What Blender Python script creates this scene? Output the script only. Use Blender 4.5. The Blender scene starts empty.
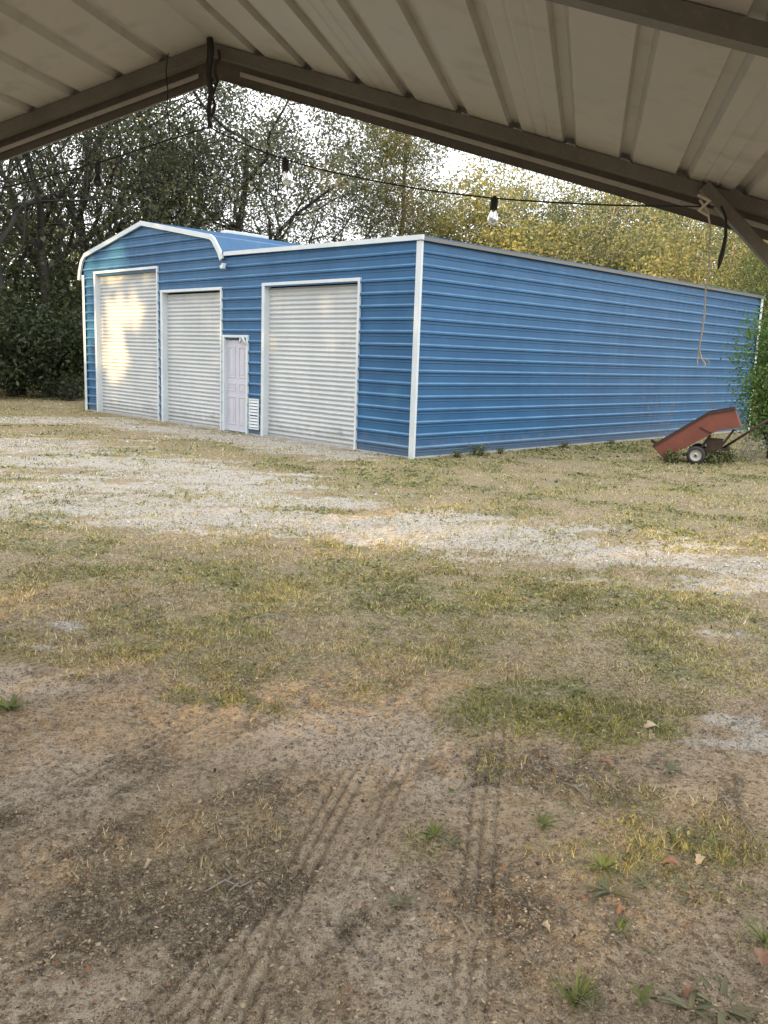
import bpy, math, random
import numpy as np
from mathutils import Vector, Matrix

S = bpy.context.scene
COL = S.collection
R = math.radians
rng = np.random.default_rng(7)
random.seed(7)

# ------------------------------------------------------------------ camera model
FPX, PITCH, ROLL, HC = 863.73, 0.1791, 0.0349, 1.8216

def ray(px, py):
    x, y = px - 384, py - 512
    c, s = math.cos(ROLL), math.sin(ROLL)
    a, b = x * c + y * s, -x * s + y * c
    d = (a / FPX, 1.0, -b / FPX)
    cp, sp = math.cos(PITCH), math.sin(PITCH)
    return (d[0], d[1] * cp + d[2] * sp, -d[1] * sp + d[2] * cp)

def G(px, py):
    r = ray(px, py)
    t = -HC / r[2]
    return (r[0] * t, r[1] * t)

def at(px, dist):
    """ground point seen in the direction of picture column px, dist metres away"""
    r = ray(px, 360 + (px - 384) * .035)
    n = math.hypot(r[0], r[1])
    return (r[0] / n * dist, r[1] / n * dist)

# ------------------------------------------------------------------ helpers
def tag(o, label=None, cat=None, group=None, kind=None):
    if label: o['label'] = label
    if cat: o['category'] = cat
    if group: o['group'] = group
    if kind: o['kind'] = kind
    return o

def empty(name, loc=(0, 0, 0), rz=0.0):
    o = bpy.data.objects.new(name, None)
    o.location = loc
    o.rotation_euler = (0, 0, rz)
    o.empty_display_size = .3
    COL.objects.link(o)
    return o

def link_mesh(name, me, mat, parent=None):
    if mat is not None and len(me.materials) == 0:
        me.materials.append(mat)
    o = bpy.data.objects.new(name, me)
    COL.objects.link(o)
    if parent: o.parent = parent
    return o

def np_mesh(name, V, F, colors=None, smooth=False):
    """V (n,3), F (m,k) all same k"""
    V = np.asarray(V, dtype=np.float32)
    F = np.asarray(F, dtype=np.int32)
    me = bpy.data.meshes.new(name)
    me.vertices.add(len(V))
    me.vertices.foreach_set('co', V.ravel())
    k = F.shape[1]
    me.loops.add(F.size)
    me.loops.foreach_set('vertex_index', F.ravel())
    me.polygons.add(len(F))
    me.polygons.foreach_set('loop_start', np.arange(0, F.size, k, dtype=np.int32))
    me.polygons.foreach_set('loop_total', np.full(len(F), k, dtype=np.int32))
    if smooth:
        me.polygons.foreach_set('use_smooth', np.ones(len(F), dtype=bool))
    if colors is not None:
        a = me.color_attributes.new('tint', 'FLOAT_COLOR', 'POINT')
        c = np.ones((len(V), 4), dtype=np.float32)
        c[:, :colors.shape[1]] = colors
        a.data.foreach_set('color', c.ravel())
    me.update(calc_edges=True)
    return me

class MB:
    def __init__(s):
        s.v, s.f = [], []
    def add(s, vs, fs):
        b = len(s.v)
        s.v += [tuple(q) for q in vs]
        s.f += [tuple(i + b for i in f) for f in fs]
    def quad(s, a, b, c, d): s.add([a, b, c, d], [(0, 1, 2, 3)])
    def box(s, x0, x1, y0, y1, z0, z1):
        s.add([(x0, y0, z0), (x1, y0, z0), (x1, y1, z0), (x0, y1, z0),
               (x0, y0, z1), (x1, y0, z1), (x1, y1, z1), (x0, y1, z1)],
              [(0, 3, 2, 1), (4, 5, 6, 7), (0, 1, 5, 4), (1, 2, 6, 5), (2, 3, 7, 6), (3, 0, 4, 7)])
    def bar(s, p, q, w, d, up=(0, 0, 1)):
        """box beam from p to q; w across, d along up"""
        p, q = Vector(p), Vector(q)
        t = (q - p).normalized()
        a = t.cross(Vector(up)).normalized() * (w / 2)
        b = a.cross(t).normalized() * (d / 2)
        vs = [p - a - b, p + a - b, p + a + b, p - a + b, q - a - b, q + a - b, q + a + b, q - a + b]
        s.add(vs, [(0, 1, 2, 3), (7, 6, 5, 4), (0, 4, 5, 1), (1, 5, 6, 2), (2, 6, 7, 3), (3, 7, 4, 0)])
    def tube(s, pts, rad, n=8, cap=True):
        pts = [Vector(p) for p in pts]
        if not hasattr(rad, '__len__'): rad = [rad] * len(pts)
        b = len(s.v)
        prev = None
        for i, p in enumerate(pts):
            t = (pts[min(i + 1, len(pts) - 1)] - pts[max(i - 1, 0)]).normalized()
            if prev is None:
                ref = Vector((0, 0, 1)) if abs(t.z) < .9 else Vector((1, 0, 0))
                a = t.cross(ref).normalized()
            else:
                a = (prev - t * prev.dot(t)).normalized()
            prev = a
            c = t.cross(a)
            for k in range(n):
                g = 2 * math.pi * k / n
                s.v.append(tuple(p + (a * math.cos(g) + c * math.sin(g)) * rad[i]))
        for i in range(len(pts) - 1):
            for k in range(n):
                s.f.append((b + i * n + k, b + i * n + (k + 1) % n, b + (i + 1) * n + (k + 1) % n, b + (i + 1) * n + k))
        if cap:
            s.f.append(tuple(b + k for k in reversed(range(n))))
            s.f.append(tuple(b + (len(pts) - 1) * n + k for k in range(n)))
    def lathe(s, c, prof, n=20, axis='z'):
        """prof: list of (radius, height)"""
        b = len(s.v)
        for r, h in prof:
            for k in range(n):
                g = 2 * math.pi * k / n
                a, d = r * math.cos(g), r * math.sin(g)
                if axis == 'z': q = (c[0] + a, c[1] + d, c[2] + h)
                else: q = (c[0] + a, c[1] + h, c[2] + d)
                s.v.append(q)
        for i in range(len(prof) - 1):
            for k in range(n):
                s.f.append((b + i * n + k, b + i * n + (k + 1) % n, b + (i + 1) * n + (k + 1) % n, b + (i + 1) * n + k))
    def prism(s, poly, y0, y1):
        """polygon in x,z extruded along y"""
        n = len(poly)
        s.add([(x, y0, z) for x, z in poly] + [(x, y1, z) for x, z in poly],
              [tuple(range(n)), tuple(reversed(range(n, 2 * n)))] + [(i, i + n, (i + 1) % n + n, (i + 1) % n) for i in range(n)])
    def build(s, name, mat, parent=None, smooth=False, bevel=0):
        me = bpy.data.meshes.new(name)
        me.from_pydata(s.v, [], s.f)
        if smooth:
            me.polygons.foreach_set('use_smooth', [True] * len(me.polygons))
        o = link_mesh(name, me, mat, parent)
        if bevel:
            m = o.modifiers.new('bevel', 'BEVEL')
            m.width = bevel
            m.segments = 2
        return o

# ------------------------------------------------------------------ numpy noise
def _hash(ix, iy, seed):
    h = (ix.astype(np.int64) * 374761393 + iy.astype(np.int64) * 668265263 + seed * 1442695041) & 0xffffffff
    h = ((h ^ (h >> 13)) * 1274126177) & 0xffffffff
    h = (h ^ (h >> 16)) & 0xffffffff
    return h / 4294967295.0

def vnoise(x, y, seed=0):
    x = np.asarray(x, dtype=np.float64); y = np.asarray(y, dtype=np.float64)
    ix, iy = np.floor(x), np.floor(y)
    fx, fy = x - ix, y - iy
    fx = fx * fx * fx * (fx * (fx * 6 - 15) + 10); fy = fy * fy * fy * (fy * (fy * 6 - 15) + 10)
    a, b = _hash(ix, iy, seed), _hash(ix + 1, iy, seed)
    c, d = _hash(ix, iy + 1, seed), _hash(ix + 1, iy + 1, seed)
    return (a * (1 - fx) + b * fx) * (1 - fy) + (c * (1 - fx) + d * fx) * fy

def fbm(x, y, seed=0, octv=4, gain=.5):
    s, amp, tot = 0, 1.0, 0
    for o in range(octv):
        s = s + amp * vnoise(x * 2 ** o + 17.3 * o, y * 2 ** o - 9.1 * o, seed + o)
        tot += amp
        amp *= gain
    return s / tot

def sstep(a, b, x):
    t = np.clip((x - a) / (b - a), 0, 1)
    return t * t * (3 - 2 * t)

PITCHZ = .229                                       # rib spacing of the wall sheets

# ------------------------------------------------------------------ materials
def newmat(name):
    m = bpy.data.materials.new(name)
    m.use_nodes = True
    nt = m.node_tree
    return m, nt, nt.nodes['Principled BSDF']

def N(nt, typ, **kw):
    n = nt.nodes.new(typ)
    for k, v in kw.items():
        if k.startswith('i_'):
            key = k[2:].replace('_', ' ')
            n.inputs[int(key) if key.isdigit() else key].default_value = v
        else: setattr(n, k, v)
    return n

def noise(nt, scale, detail=4, rough=.55, coord='Object'):
    tc = N(nt, 'ShaderNodeTexCoord')
    n = N(nt, 'ShaderNodeTexNoise')
    n.inputs['Scale'].default_value = scale
    n.inputs['Detail'].default_value = detail
    n.inputs['Roughness'].default_value = rough
    nt.links.new(tc.outputs[coord], n.inputs['Vector'])
    return n

def ramp(nt, src, stops):
    r = N(nt, 'ShaderNodeValToRGB')
    els = r.color_ramp.elements
    while len(els) > 1: els.remove(els[-1])
    els[0].position = stops[0][0]; els[0].color = (*stops[0][1], 1) if hasattr(stops[0][1], '__len__') else (stops[0][1],) * 3 + (1,)
    for p, c in stops[1:]:
        e = els.new(p)
        e.color = (*c, 1) if hasattr(c, '__len__') else (c, c, c, 1)
    nt.links.new(src, r.inputs['Fac'])
    return r

def mixc(nt, fac, a, b, blend='MIX'):
    m = N(nt, 'ShaderNodeMix', data_type='RGBA', blend_type=blend)
    for sock, v in ((m.inputs[0], fac), (m.inputs[6], a), (m.inputs[7], b)):
        if hasattr(v, 'is_linked'): nt.links.new(v, sock)
        elif hasattr(v, '__len__'): sock.default_value = (*v, 1)
        else: sock.default_value = v
    return m.outputs[2]

def bump(nt, bsdf, src, strength=.3, dist=.01):
    b = N(nt, 'ShaderNodeBump')
    b.inputs['Strength'].default_value = strength
    b.inputs['Distance'].default_value = dist
    nt.links.new(src, b.inputs['Height'])
    nt.links.new(b.outputs[0], bsdf.inputs['Normal'])

def worn(name, c1, c2, scale=3, rough=.5, metal=0, bumps=.1, fine=40, dirt=None, rr=.15, spec=.5):
    """painted or bare surface: two tones of the same paint, small mottling, uneven gloss"""
    m, nt, b = newmat(name)
    n1 = noise(nt, scale, 5, .65)
    n2 = noise(nt, fine, 3)
    c = mixc(nt, ramp(nt, n1.outputs['Fac'], [(.3, 0), (.7, 1)]).outputs[0], c1, c2)
    if dirt:
        c = mixc(nt, ramp(nt, n2.outputs['Fac'], [(.55, 0), (.75, .6)]).outputs[0], c, dirt)
    nt.links.new(c, b.inputs['Base Color'])
    nt.links.new(ramp(nt, n1.outputs['Fac'], [(.2, rough - rr), (.8, rough + rr)]).outputs[0], b.inputs['Roughness'])
    b.inputs['Metallic'].default_value = metal
    b.inputs['Specular IOR Level'].default_value = spec
    if bumps: bump(nt, b, n2.outputs['Fac'], bumps, .004)
    return m

def panelmat(name, c1, c2, streak=(.2, .2, .2), rough=.38, rib_highlight=False):
    """painted sheet metal: long faded streaks and rain dirt running down, rust-brown splash near the ground"""
    m, nt, b = newmat(name)
    tc = N(nt, 'ShaderNodeTexCoord')
    mp = N(nt, 'ShaderNodeMapping')
    mp.inputs['Scale'].default_value = (2.2, 2.2, .35)
    nt.links.new(tc.outputs['Object'], mp.inputs[0])
    n1 = N(nt, 'ShaderNodeTexNoise'); n1.inputs['Scale'].default_value = 2.5; n1.inputs['Detail'].default_value = 6
    nt.links.new(mp.outputs[0], n1.inputs['Vector'])
    n2 = noise(nt, .9, 3)
    c = mixc(nt, ramp(nt, n2.outputs['Fac'], [(.35, 0), (.65, 1)]).outputs[0], c1, c2)
    c = mixc(nt, ramp(nt, n1.outputs['Fac'], [(.52, 0), (.8, .32)]).outputs[0], c, streak)
    sx = N(nt, 'ShaderNodeSeparateXYZ')
    nt.links.new(tc.outputs['Object'], sx.inputs[0])
    n3 = noise(nt, 6, 5)
    ad = N(nt, 'ShaderNodeMath', operation='MULTIPLY_ADD', i_1=.7, i_2=-.18)
    nt.links.new(n3.outputs['Fac'], ad.inputs[0])
    sub = N(nt, 'ShaderNodeMath', operation='SUBTRACT')
    nt.links.new(sx.outputs['Z'], sub.inputs[0]); nt.links.new(ad.outputs[0], sub.inputs[1])
    c = mixc(nt, ramp(nt, sub.outputs[0], [(0, .30), (.22, 0)]).outputs[0], c, (.16, .15, .13))
    if rib_highlight:                                        # sky highlight painted as a paler band along the top of every rib
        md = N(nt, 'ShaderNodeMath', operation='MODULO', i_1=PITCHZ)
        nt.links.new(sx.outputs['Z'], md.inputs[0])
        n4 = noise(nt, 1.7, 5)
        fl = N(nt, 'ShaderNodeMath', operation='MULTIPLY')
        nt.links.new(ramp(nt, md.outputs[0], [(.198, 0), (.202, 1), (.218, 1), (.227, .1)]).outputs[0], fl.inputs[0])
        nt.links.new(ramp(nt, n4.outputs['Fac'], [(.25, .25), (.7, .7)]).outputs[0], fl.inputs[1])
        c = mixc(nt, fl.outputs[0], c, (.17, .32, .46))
    nt.links.new(c, b.inputs['Base Color'])
    nt.links.new(ramp(nt, n1.outputs['Fac'], [(.2, rough - .1), (.8, rough + .15)]).outputs[0], b.inputs['Roughness'])
    bump(nt, b, n2.outputs['Fac'], .35, .03)
    return m

def leafmat(name, c1, c2, c3, trans=.45, scale=.6):
    m, nt, b = newmat(name)
    nt.nodes.remove(b)
    out = nt.nodes['Material Output']
    at_ = N(nt, 'ShaderNodeAttribute', attribute_name='tint')
    n1 = noise(nt, scale, 2)
    c = mixc(nt, at_.outputs['Fac'], c1, c2)
    c = mixc(nt, ramp(nt, n1.outputs['Fac'], [(.48, 0), (.72, .85)]).outputs[0], c, c3)
    d = N(nt, 'ShaderNodeBsdfDiffuse'); t = N(nt, 'ShaderNodeBsdfTranslucent'); mx = N(nt, 'ShaderNodeMixShader')
    g = N(nt, 'ShaderNodeBsdfGlossy'); g.inputs['Roughness'].default_value = .5; g.inputs['Color'].default_value = (.5, .5, .5, 1)
    m2 = N(nt, 'ShaderNodeMixShader'); m2.inputs[0].default_value = .05
    nt.links.new(c, d.inputs['Color']); nt.links.new(c, t.inputs['Color'])
    mx.inputs[0].default_value = trans
    nt.links.new(d.outputs[0], mx.inputs[1]); nt.links.new(t.outputs[0], mx.inputs[2])
    nt.links.new(mx.outputs[0], m2.inputs[1]); nt.links.new(g.outputs[0], m2.inputs[2])
    nt.links.new(m2.outputs[0], out.inputs['Surface'])
    return m

def tintmat(name, rough=.9, trans=0.0):
    """each blade, chip or stone carries its own colour"""
    m, nt, b = newmat(name)
    a = N(nt, 'ShaderNodeAttribute', attribute_name='tint')
    nt.links.new(a.outputs['Color'], b.inputs['Base Color'])
    b.inputs['Roughness'].default_value = rough
    b.inputs['Specular IOR Level'].default_value = .2
    if trans:
        t = N(nt, 'ShaderNodeBsdfTranslucent'); mx = N(nt, 'ShaderNodeMixShader'); mx.inputs[0].default_value = trans
        nt.links.new(a.outputs['Color'], t.inputs['Color'])
        nt.links.new(b.outputs[0], mx.inputs[1]); nt.links.new(t.outputs[0], mx.inputs[2])
        nt.links.new(mx.outputs[0], nt.nodes['Material Output'].inputs['Surface'])
    return m

M = {}
M['blue'] = panelmat('blue_sheet_metal', (.007, .075, .185), (.012, .094, .22), (.03, .115, .22), .45, rib_highlight=True)
M['blue_roof'] = panelmat('blue_roof_metal', (.02, .09, .20), (.03, .115, .24), (.12, .18, .25), .6)
M['white'] = worn('white_trim_metal', (.50, .55, .58), (.58, .63, .66), 2.5, .4, 0, .05, 25, (.5, .49, .45))
M['door_white'] = panelmat('white_curtain_metal', (.44, .465, .48), (.50, .52, .53), (.37, .375, .365), .42)
M['door_paint'] = worn('walk_door_paint', (.46, .46, .53), (.52, .52, .59), 3, .45, 0, .04, 30, (.5, .48, .46))
M['dark'] = worn('dark_rubber', (.015, .015, .016), (.03, .03, .03), 10, .7)
M['void'] = worn('dark_interior', (.02, .02, .02), (.03, .03, .03), 3, .9)
M['galv'] = worn('galvanised_tube', (.125, .115, .10), (.18, .17, .15), 5, .5, .35, .1, 60, (.22, .2, .17))
M['roofpan'] = worn('pale_roof_sheet', (.39, .38, .36), (.48, .47, .445), .9, .5, .1, .06, 5, (.29, .265, .225))
M['fascia'] = worn('faded_gable_trim', (.11, .095, .08), (.155, .14, .12), 3, .55, .1, .1, 50, (.2, .18, .15))
M['rust'] = worn('rusty_red_paint', (.12, .032, .022), (.20, .062, .038), 3, .75, 0, .3, 6, (.07, .032, .02))
M['rust_dark'] = worn('dark_rust', (.03, .02, .016), (.075, .042, .03), 8, .85, .2, .4, 40)
M['pale_metal'] = worn('pale_trim_metal', (.36, .35, .32), (.44, .43, .40), 5, .5, .1, .05, 40, (.25, .23, .2))
M['steel'] = worn('dull_steel', (.5, .5, .5), (.65, .65, .64), 8, .4, .7, .1, 40)
M['rope'] = worn('weathered_cord', (.5, .45, .37), (.62, .57, .48), 30, .95, 0, .3, 90)
M['black_cord'] = worn('black_cord_rubber', (.012, .012, .012), (.025, .025, .025), 20, .6)
M['bark'] = worn('oak_bark', (.018, .016, .014), (.048, .043, .037), 3, .95, 0, .8, 14)
M['bark_pine'] = worn('pine_bark', (.12, .085, .06), (.20, .15, .11), 3, .95, 0, .8, 10)
M['bark_pale'] = worn('pale_bark', (.24, .21, .17), (.36, .32, .27), 3, .95, 0, .6, 14)
M['oak'] = leafmat('oak_leaves', (.045, .058, .024), (.10, .115, .05), (.12, .115, .045))
M['oak_grey'] = leafmat('greyish_oak_leaves', (.07, .085, .048), (.14, .155, .09), (.17, .165, .10))
M['gold'] = leafmat('yellowing_leaves', (.24, .235, .085), (.34, .32, .12), (.16, .19, .08))
M['mixed'] = leafmat('autumn_green_leaves', (.11, .14, .065), (.21, .23, .105), (.27, .26, .11))
M['pine'] = leafmat('pine_needles', (.08, .10, .04), (.17, .18, .06), (.24, .19, .04))
M['bush'] = leafmat('bright_bush_leaves', (.07, .14, .025), (.13, .22, .04), (.08, .13, .04), .4, 2.0)
M['deepgreen'] = leafmat('deep_green_leaves', (.045, .075, .022), (.09, .125, .04), (.06, .09, .03))
M['under'] = leafmat('undergrowth_leaves', (.025, .036, .013), (.06, .085, .03), (.055, .06, .022), .4, 1.2)
M['moss'] = leafmat('hanging_moss', (.08, .085, .065), (.13, .13, .10), (.10, .10, .08), .3)
M['weed'] = leafmat('weed_leaves', (.09, .13, .025), (.17, .20, .05), (.12, .14, .04), .3, 20)
M['weed_grey'] = leafmat('greyish_weed_leaves', (.12, .13, .07), (.2, .19, .10), (.15, .13, .07), .3, 20)
M['deadleaf'] = worn('dead_leaf', (.30, .23, .15), (.46, .38, .27), 25, .8, 0, .3, 80)
M['redleaf'] = worn('reddish_dead_leaf', (.17, .085, .05), (.27, .15, .09), 25, .8, 0, .3, 80)
M['stick'] = worn('grey_dry_wood', (.15, .13, .11), (.25, .22, .19), 20, .95, 0, .5, 80)
M['blade'] = tintmat('grass_blades', .8, .3)
M['chips'] = tintmat('litter_chips', .95)

def glassmat():
    m, nt, b = newmat('clear_bulb_glass')
    b.inputs['Base Color'].default_value = (.95, .95, .93, 1)
    b.inputs['Roughness'].default_value = .06
    b.inputs['Transmission Weight'].default_value = .75
    b.inputs['IOR'].default_value = 1.3
    return m
M['glass'] = glassmat()
M['glass_dark'] = worn('dark_bulb_glass', (.02, .02, .02), (.03, .03, .028), 10, .15)  # dark colour stands in for clear glass that reflects no sky

# ------------------------------------------------------------------ sun and sky
SUN_EL = R(12)
SUN = np.array([-.75, -.66, 0.0]); SUN /= np.linalg.norm(SUN)
SDIR = SUN * math.cos(SUN_EL) + np.array([0, 0, math.sin(SUN_EL)])
w = bpy.data.worlds.new('World'); S.world = w; w.use_nodes = True
nt = w.node_tree
sky = nt.nodes.new('ShaderNodeTexSky')
sky.sky_type = 'NISHITA'; sky.sun_disc = False
sky.sun_elevation = SUN_EL
sky.sun_rotation = math.atan2(SDIR[0], SDIR[1])
sky.air_density = 1.0; sky.dust_density = 4.0; sky.ozone_density = 1.0
hs = nt.nodes.new('ShaderNodeHueSaturation'); hs.inputs['Saturation'].default_value = .45
nt.links.new(sky.outputs[0], hs.inputs['Color'])
tcw = nt.nodes.new('ShaderNodeTexCoord')
cn = nt.nodes.new('ShaderNodeTexNoise'); cn.inputs['Scale'].default_value = 2.2; cn.inputs['Detail'].default_value = 5
nt.links.new(tcw.outputs['Generated'], cn.inputs['Vector'])
cmix = nt.nodes.new('ShaderNodeMix'); cmix.data_type = 'RGBA'
crmp = nt.nodes.new('ShaderNodeMapRange'); crmp.inputs[1].default_value = .3; crmp.inputs[2].default_value = .6; crmp.inputs[3].default_value = .78; crmp.inputs[4].default_value = 1.0
nt.links.new(cn.outputs['Fac'], crmp.inputs[0]); nt.links.new(crmp.outputs[0], cmix.inputs[0])
cmix.inputs[7].default_value = (6.7, 6.8, 6.9, 1)           # thin bright overcast
nt.links.new(hs.outputs[0], cmix.inputs[6])
nt.links.new(cmix.outputs[2], nt.nodes['Background'].inputs['Color'])
nt.nodes['Background'].inputs['Strength'].default_value = .15
sl = bpy.data.lights.new('sun', 'SUN'); sl.energy = 3.8; sl.angle = R(.5); sl.color = (1, .66, .28)
so = bpy.data.objects.new('sun', sl); COL.objects.link(so)
so.rotation_euler = Vector(SDIR).to_track_quat('Z', 'Y').to_euler()
so.location = (-20, -18, 12)

# ------------------------------------------------------------------ camera
cam = bpy.data.cameras.new('camera'); co = bpy.data.objects.new('camera', cam); COL.objects.link(co)
cam.sensor_fit = 'VERTICAL'; cam.sensor_height = 36; cam.sensor_width = 27
cam.lens = FPX / 1024 * 36
cam.clip_start = .05; cam.clip_end = 2000
X_ = Vector((1, 0, 0)); UP = Vector((0, math.sin(PITCH), math.cos(PITCH)))
FW = Vector((0, math.cos(PITCH), -math.sin(PITCH)))
cr, sr = math.cos(ROLL), math.sin(ROLL)
RX = X_ * cr + UP * sr; UY = X_ * -sr + UP * cr
mt = Matrix((RX, UY, -FW)).transposed().to_4x4(); mt.translation = (0, 0, HC)
co.matrix_world = mt
S.camera = co
S.view_settings.view_transform = 'Standard'; S.view_settings.look = 'None'
S.view_settings.exposure = 1.4; S.view_settings.gamma = 1

# ------------------------------------------------------------------ ground cover maps
def blob(x, y, px, py, rx, ry, rot=0.0):
    cx, cy = G(px, py)
    c, s = math.cos(rot), math.sin(rot)
    dx, dy = x - cx, y - cy
    a, b = (dx * c + dy * s) / rx, (-dx * s + dy * c) / ry
    return np.exp(-(a * a + b * b) * 1.1)

def band(x, y, pts, w):
    P = [G(*p) for p in pts]
    best = np.full(np.shape(x), 1e9)
    for (ax, ay), (bx, by) in zip(P[:-1], P[1:]):
        ux, uy = bx - ax, by - ay
        L = ux * ux + uy * uy
        t = np.clip(((x - ax) * ux + (y - ay) * uy) / L, 0, 1)
        best = np.minimum(best, np.hypot(x - ax - t * ux, y - ay - t * uy))
    return np.exp(-(best / w) ** 2)

def cover(x, y):
    x = np.asarray(x, dtype=np.float64); y = np.asarray(y, dtype=np.float64)
    wx = x + (fbm(x * .9, y * .9, 31, 3) - .5) * 1.0
    wy = y + (fbm(x * .9, y * .9, 47, 3) - .5) * 1.0
    n = fbm(x * 2.2, y * 2.2, 5, 4) - .5
    nf = fbm(x * 9, y * 9, 11, 3) - .5
    far = sstep(4.1, 5.2, wy)
    # pale crushed stone / sand
    pale = .95 * band(wx, wy, [(-300, 500), (60, 505), (250, 520), (420, 528), (560, 548), (768, 575), (1000, 610)], .85)
    pale = np.maximum(pale, .9 * band(wx, wy, [(-200, 455), (60, 462), (190, 470), (260, 500)], 1.3))
    pale = np.maximum(pale, .9 * band(wx, wy, [(-100, 420), (110, 421), (230, 438), (340, 455)], .9))
    pale = np.maximum(pale, .6 * blob(wx, wy, 40, 445, 3, 2.2))
    pale = np.maximum(pale, .62 * blob(wx, wy, 140, 490, 3.2, 1.8))
    pale = np.maximum(pale, .6 * blob(wx, wy, 480, 530, 2.2, 1.2))
    pale = np.maximum(pale, .55 * blob(wx, wy, 765, 738, .3, .42))
    pale = np.maximum(pale, .6 * blob(wx, wy, 715, 645, .35, .2))
    pale = np.maximum(pale, .4 * blob(wx, wy, 60, 640, .5, .3))
    # bare pinkish sand
    sand = .9 * blob(wx, wy, 370, 735, .55, .5)
    sand = np.maximum(sand, .8 * blob(wx, wy, 30, 690, .55, .35))
    sand = np.maximum(sand, .65 * blob(wx, wy, 60, 780, .5, .35))
    sand = np.maximum(sand, .6 * blob(wx, wy, 320, 960, .35, .55, .2))
    sand = np.maximum(sand, .5 * blob(wx, wy, 60, 950, .4, .35))
    sand = np.maximum(sand, .45 * blob(wx, wy, 300, 660, .5, .35))
    # green growth
    green = .8 * blob(wx, wy, 570, 700, .85, .5)
    green = np.maximum(green, .8 * blob(wx, wy, 480, 690, .4, .3))
    green = np.maximum(green, .6 * blob(wx, wy, 190, 615, .95, .6))
    green = np.maximum(green, .5 * blob(wx, wy, 250, 655, .8, .35))
    green = np.maximum(green, .6 * blob(wx, wy, 240, 690, .35, .22))
    green = np.maximum(green, .55 * blob(wx, wy, 730, 640, .5, .45))
    green = np.maximum(green, .5 * blob(wx, wy, 480, 610, 1.0, .5))
    green = np.maximum(green, .45 * blob(wx, wy, 300, 565, .9, .4))
    green = np.maximum(green, .55 * band(wx, wy, [(330, 470), (430, 482), (560, 500), (700, 515), (900, 540)], .9))
    green = np.maximum(green, .55 * band(wx, wy, [(420, 462), (520, 456), (620, 448), (740, 440)], .8))
    green = np.maximum(green, .35 * band(wx, wy, [(-100, 480), (0, 520), (80, 522)], .5))
    green = np.maximum(green, .5 * blob(wx, wy, 300, 470, 2, 1.2))
    green = np.maximum(green, .35 * blob(wx, wy, 60, 440, 4, 1.4))
    green = np.maximum(green, .42 * blob(wx, wy, 420, 845, .3, .25))
    green = np.maximum(green, .46 * blob(wx, wy, 680, 890, .5, .5))
    green = np.maximum(green, .52 * far * (.6 + 1.2 * (fbm(wx * .6, wy * .6, 141, 3) - .3)))
    green = np.clip(green + n * 1.0 + nf * .3, 0, 1)
    # dry thatch
    dry = .7 * far
    dry = np.maximum(dry, .85 * blob(wx, wy, 60, 570, 1.3, .8))
    dry = np.maximum(dry, .8 * blob(wx, wy, 630, 490, 2.0, .9))
    dry = np.maximum(dry, .45 * blob(wx, wy, 180, 820, .5, .5))
    dry = np.maximum(dry, .35 * blob(wx, wy, 700, 850, .6, .6))
    dry = np.clip(dry + n * .6 - .45 * pale - .3 * sand, 0, 1)
    strk = fbm(x * .7 + y * .15, y * 4.5, 101, 4) - .5
    pale = np.clip(pale * .85 + (n * .8 + nf * .5 + strk * 1.1) * sstep(.05, .3, pale), 0, 1)
    sand = np.clip(sand + n * .7, 0, 1)
    green = green * (1 - .55 * pale) * (1 - .5 * sand)
    lit = .55 * blob(wx, wy, 190, 800, .45, .6) + .5 * blob(wx, wy, 130, 870, .35, .3) + .45 * blob(wx, wy, 500, 930, .3, .35) \
        + .4 * blob(wx, wy, 640, 830, .5, .4) + .4 * blob(wx, wy, 480, 780, .4, .35) + .3 * blob(wx, wy, 700, 980, .4, .2)
    ra, rb = x * .87 - y * .5, x * .5 + y * .87
    dirn = fbm(ra * 5.5, rb * 1.9, 121, 4, .6) - .5
    lit = np.clip(lit * .8 + dirn * 1.7 + n * .7 + nf * .5, 0, 1)
    return green, dry, pale, sand, lit

CA = R(12.87)                                        # heading of the carport ridge, clockwise from +Y
AX = np.array([math.sin(CA), math.cos(CA)]); LA = np.array([math.cos(CA), -math.sin(CA)])

TR = []                                             # tyre tracks: through a picture point, heading (clockwise from +Y), half width
for px, py, hd, hw, y0, y1, st in ((268, 930, 13, .10, 1.7, 4.0, 1.0), (478, 880, 10, .10, 1.7, 4.6, .75), (400, 760, 14, .09, 2.8, 4.4, .6),
                               (120, 760, 30, .09, 2.6, 4.4, .7), (20, 720, 33, .09, 3.0, 4.6, .6), (190, 985, 20, .09, 1.7, 3.0, .8), (640, 990, 7, .07, 1.7, 2.9, .45)):
    TR.append((*G(px, py), R(hd), hw, y0, y1, st))

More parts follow.
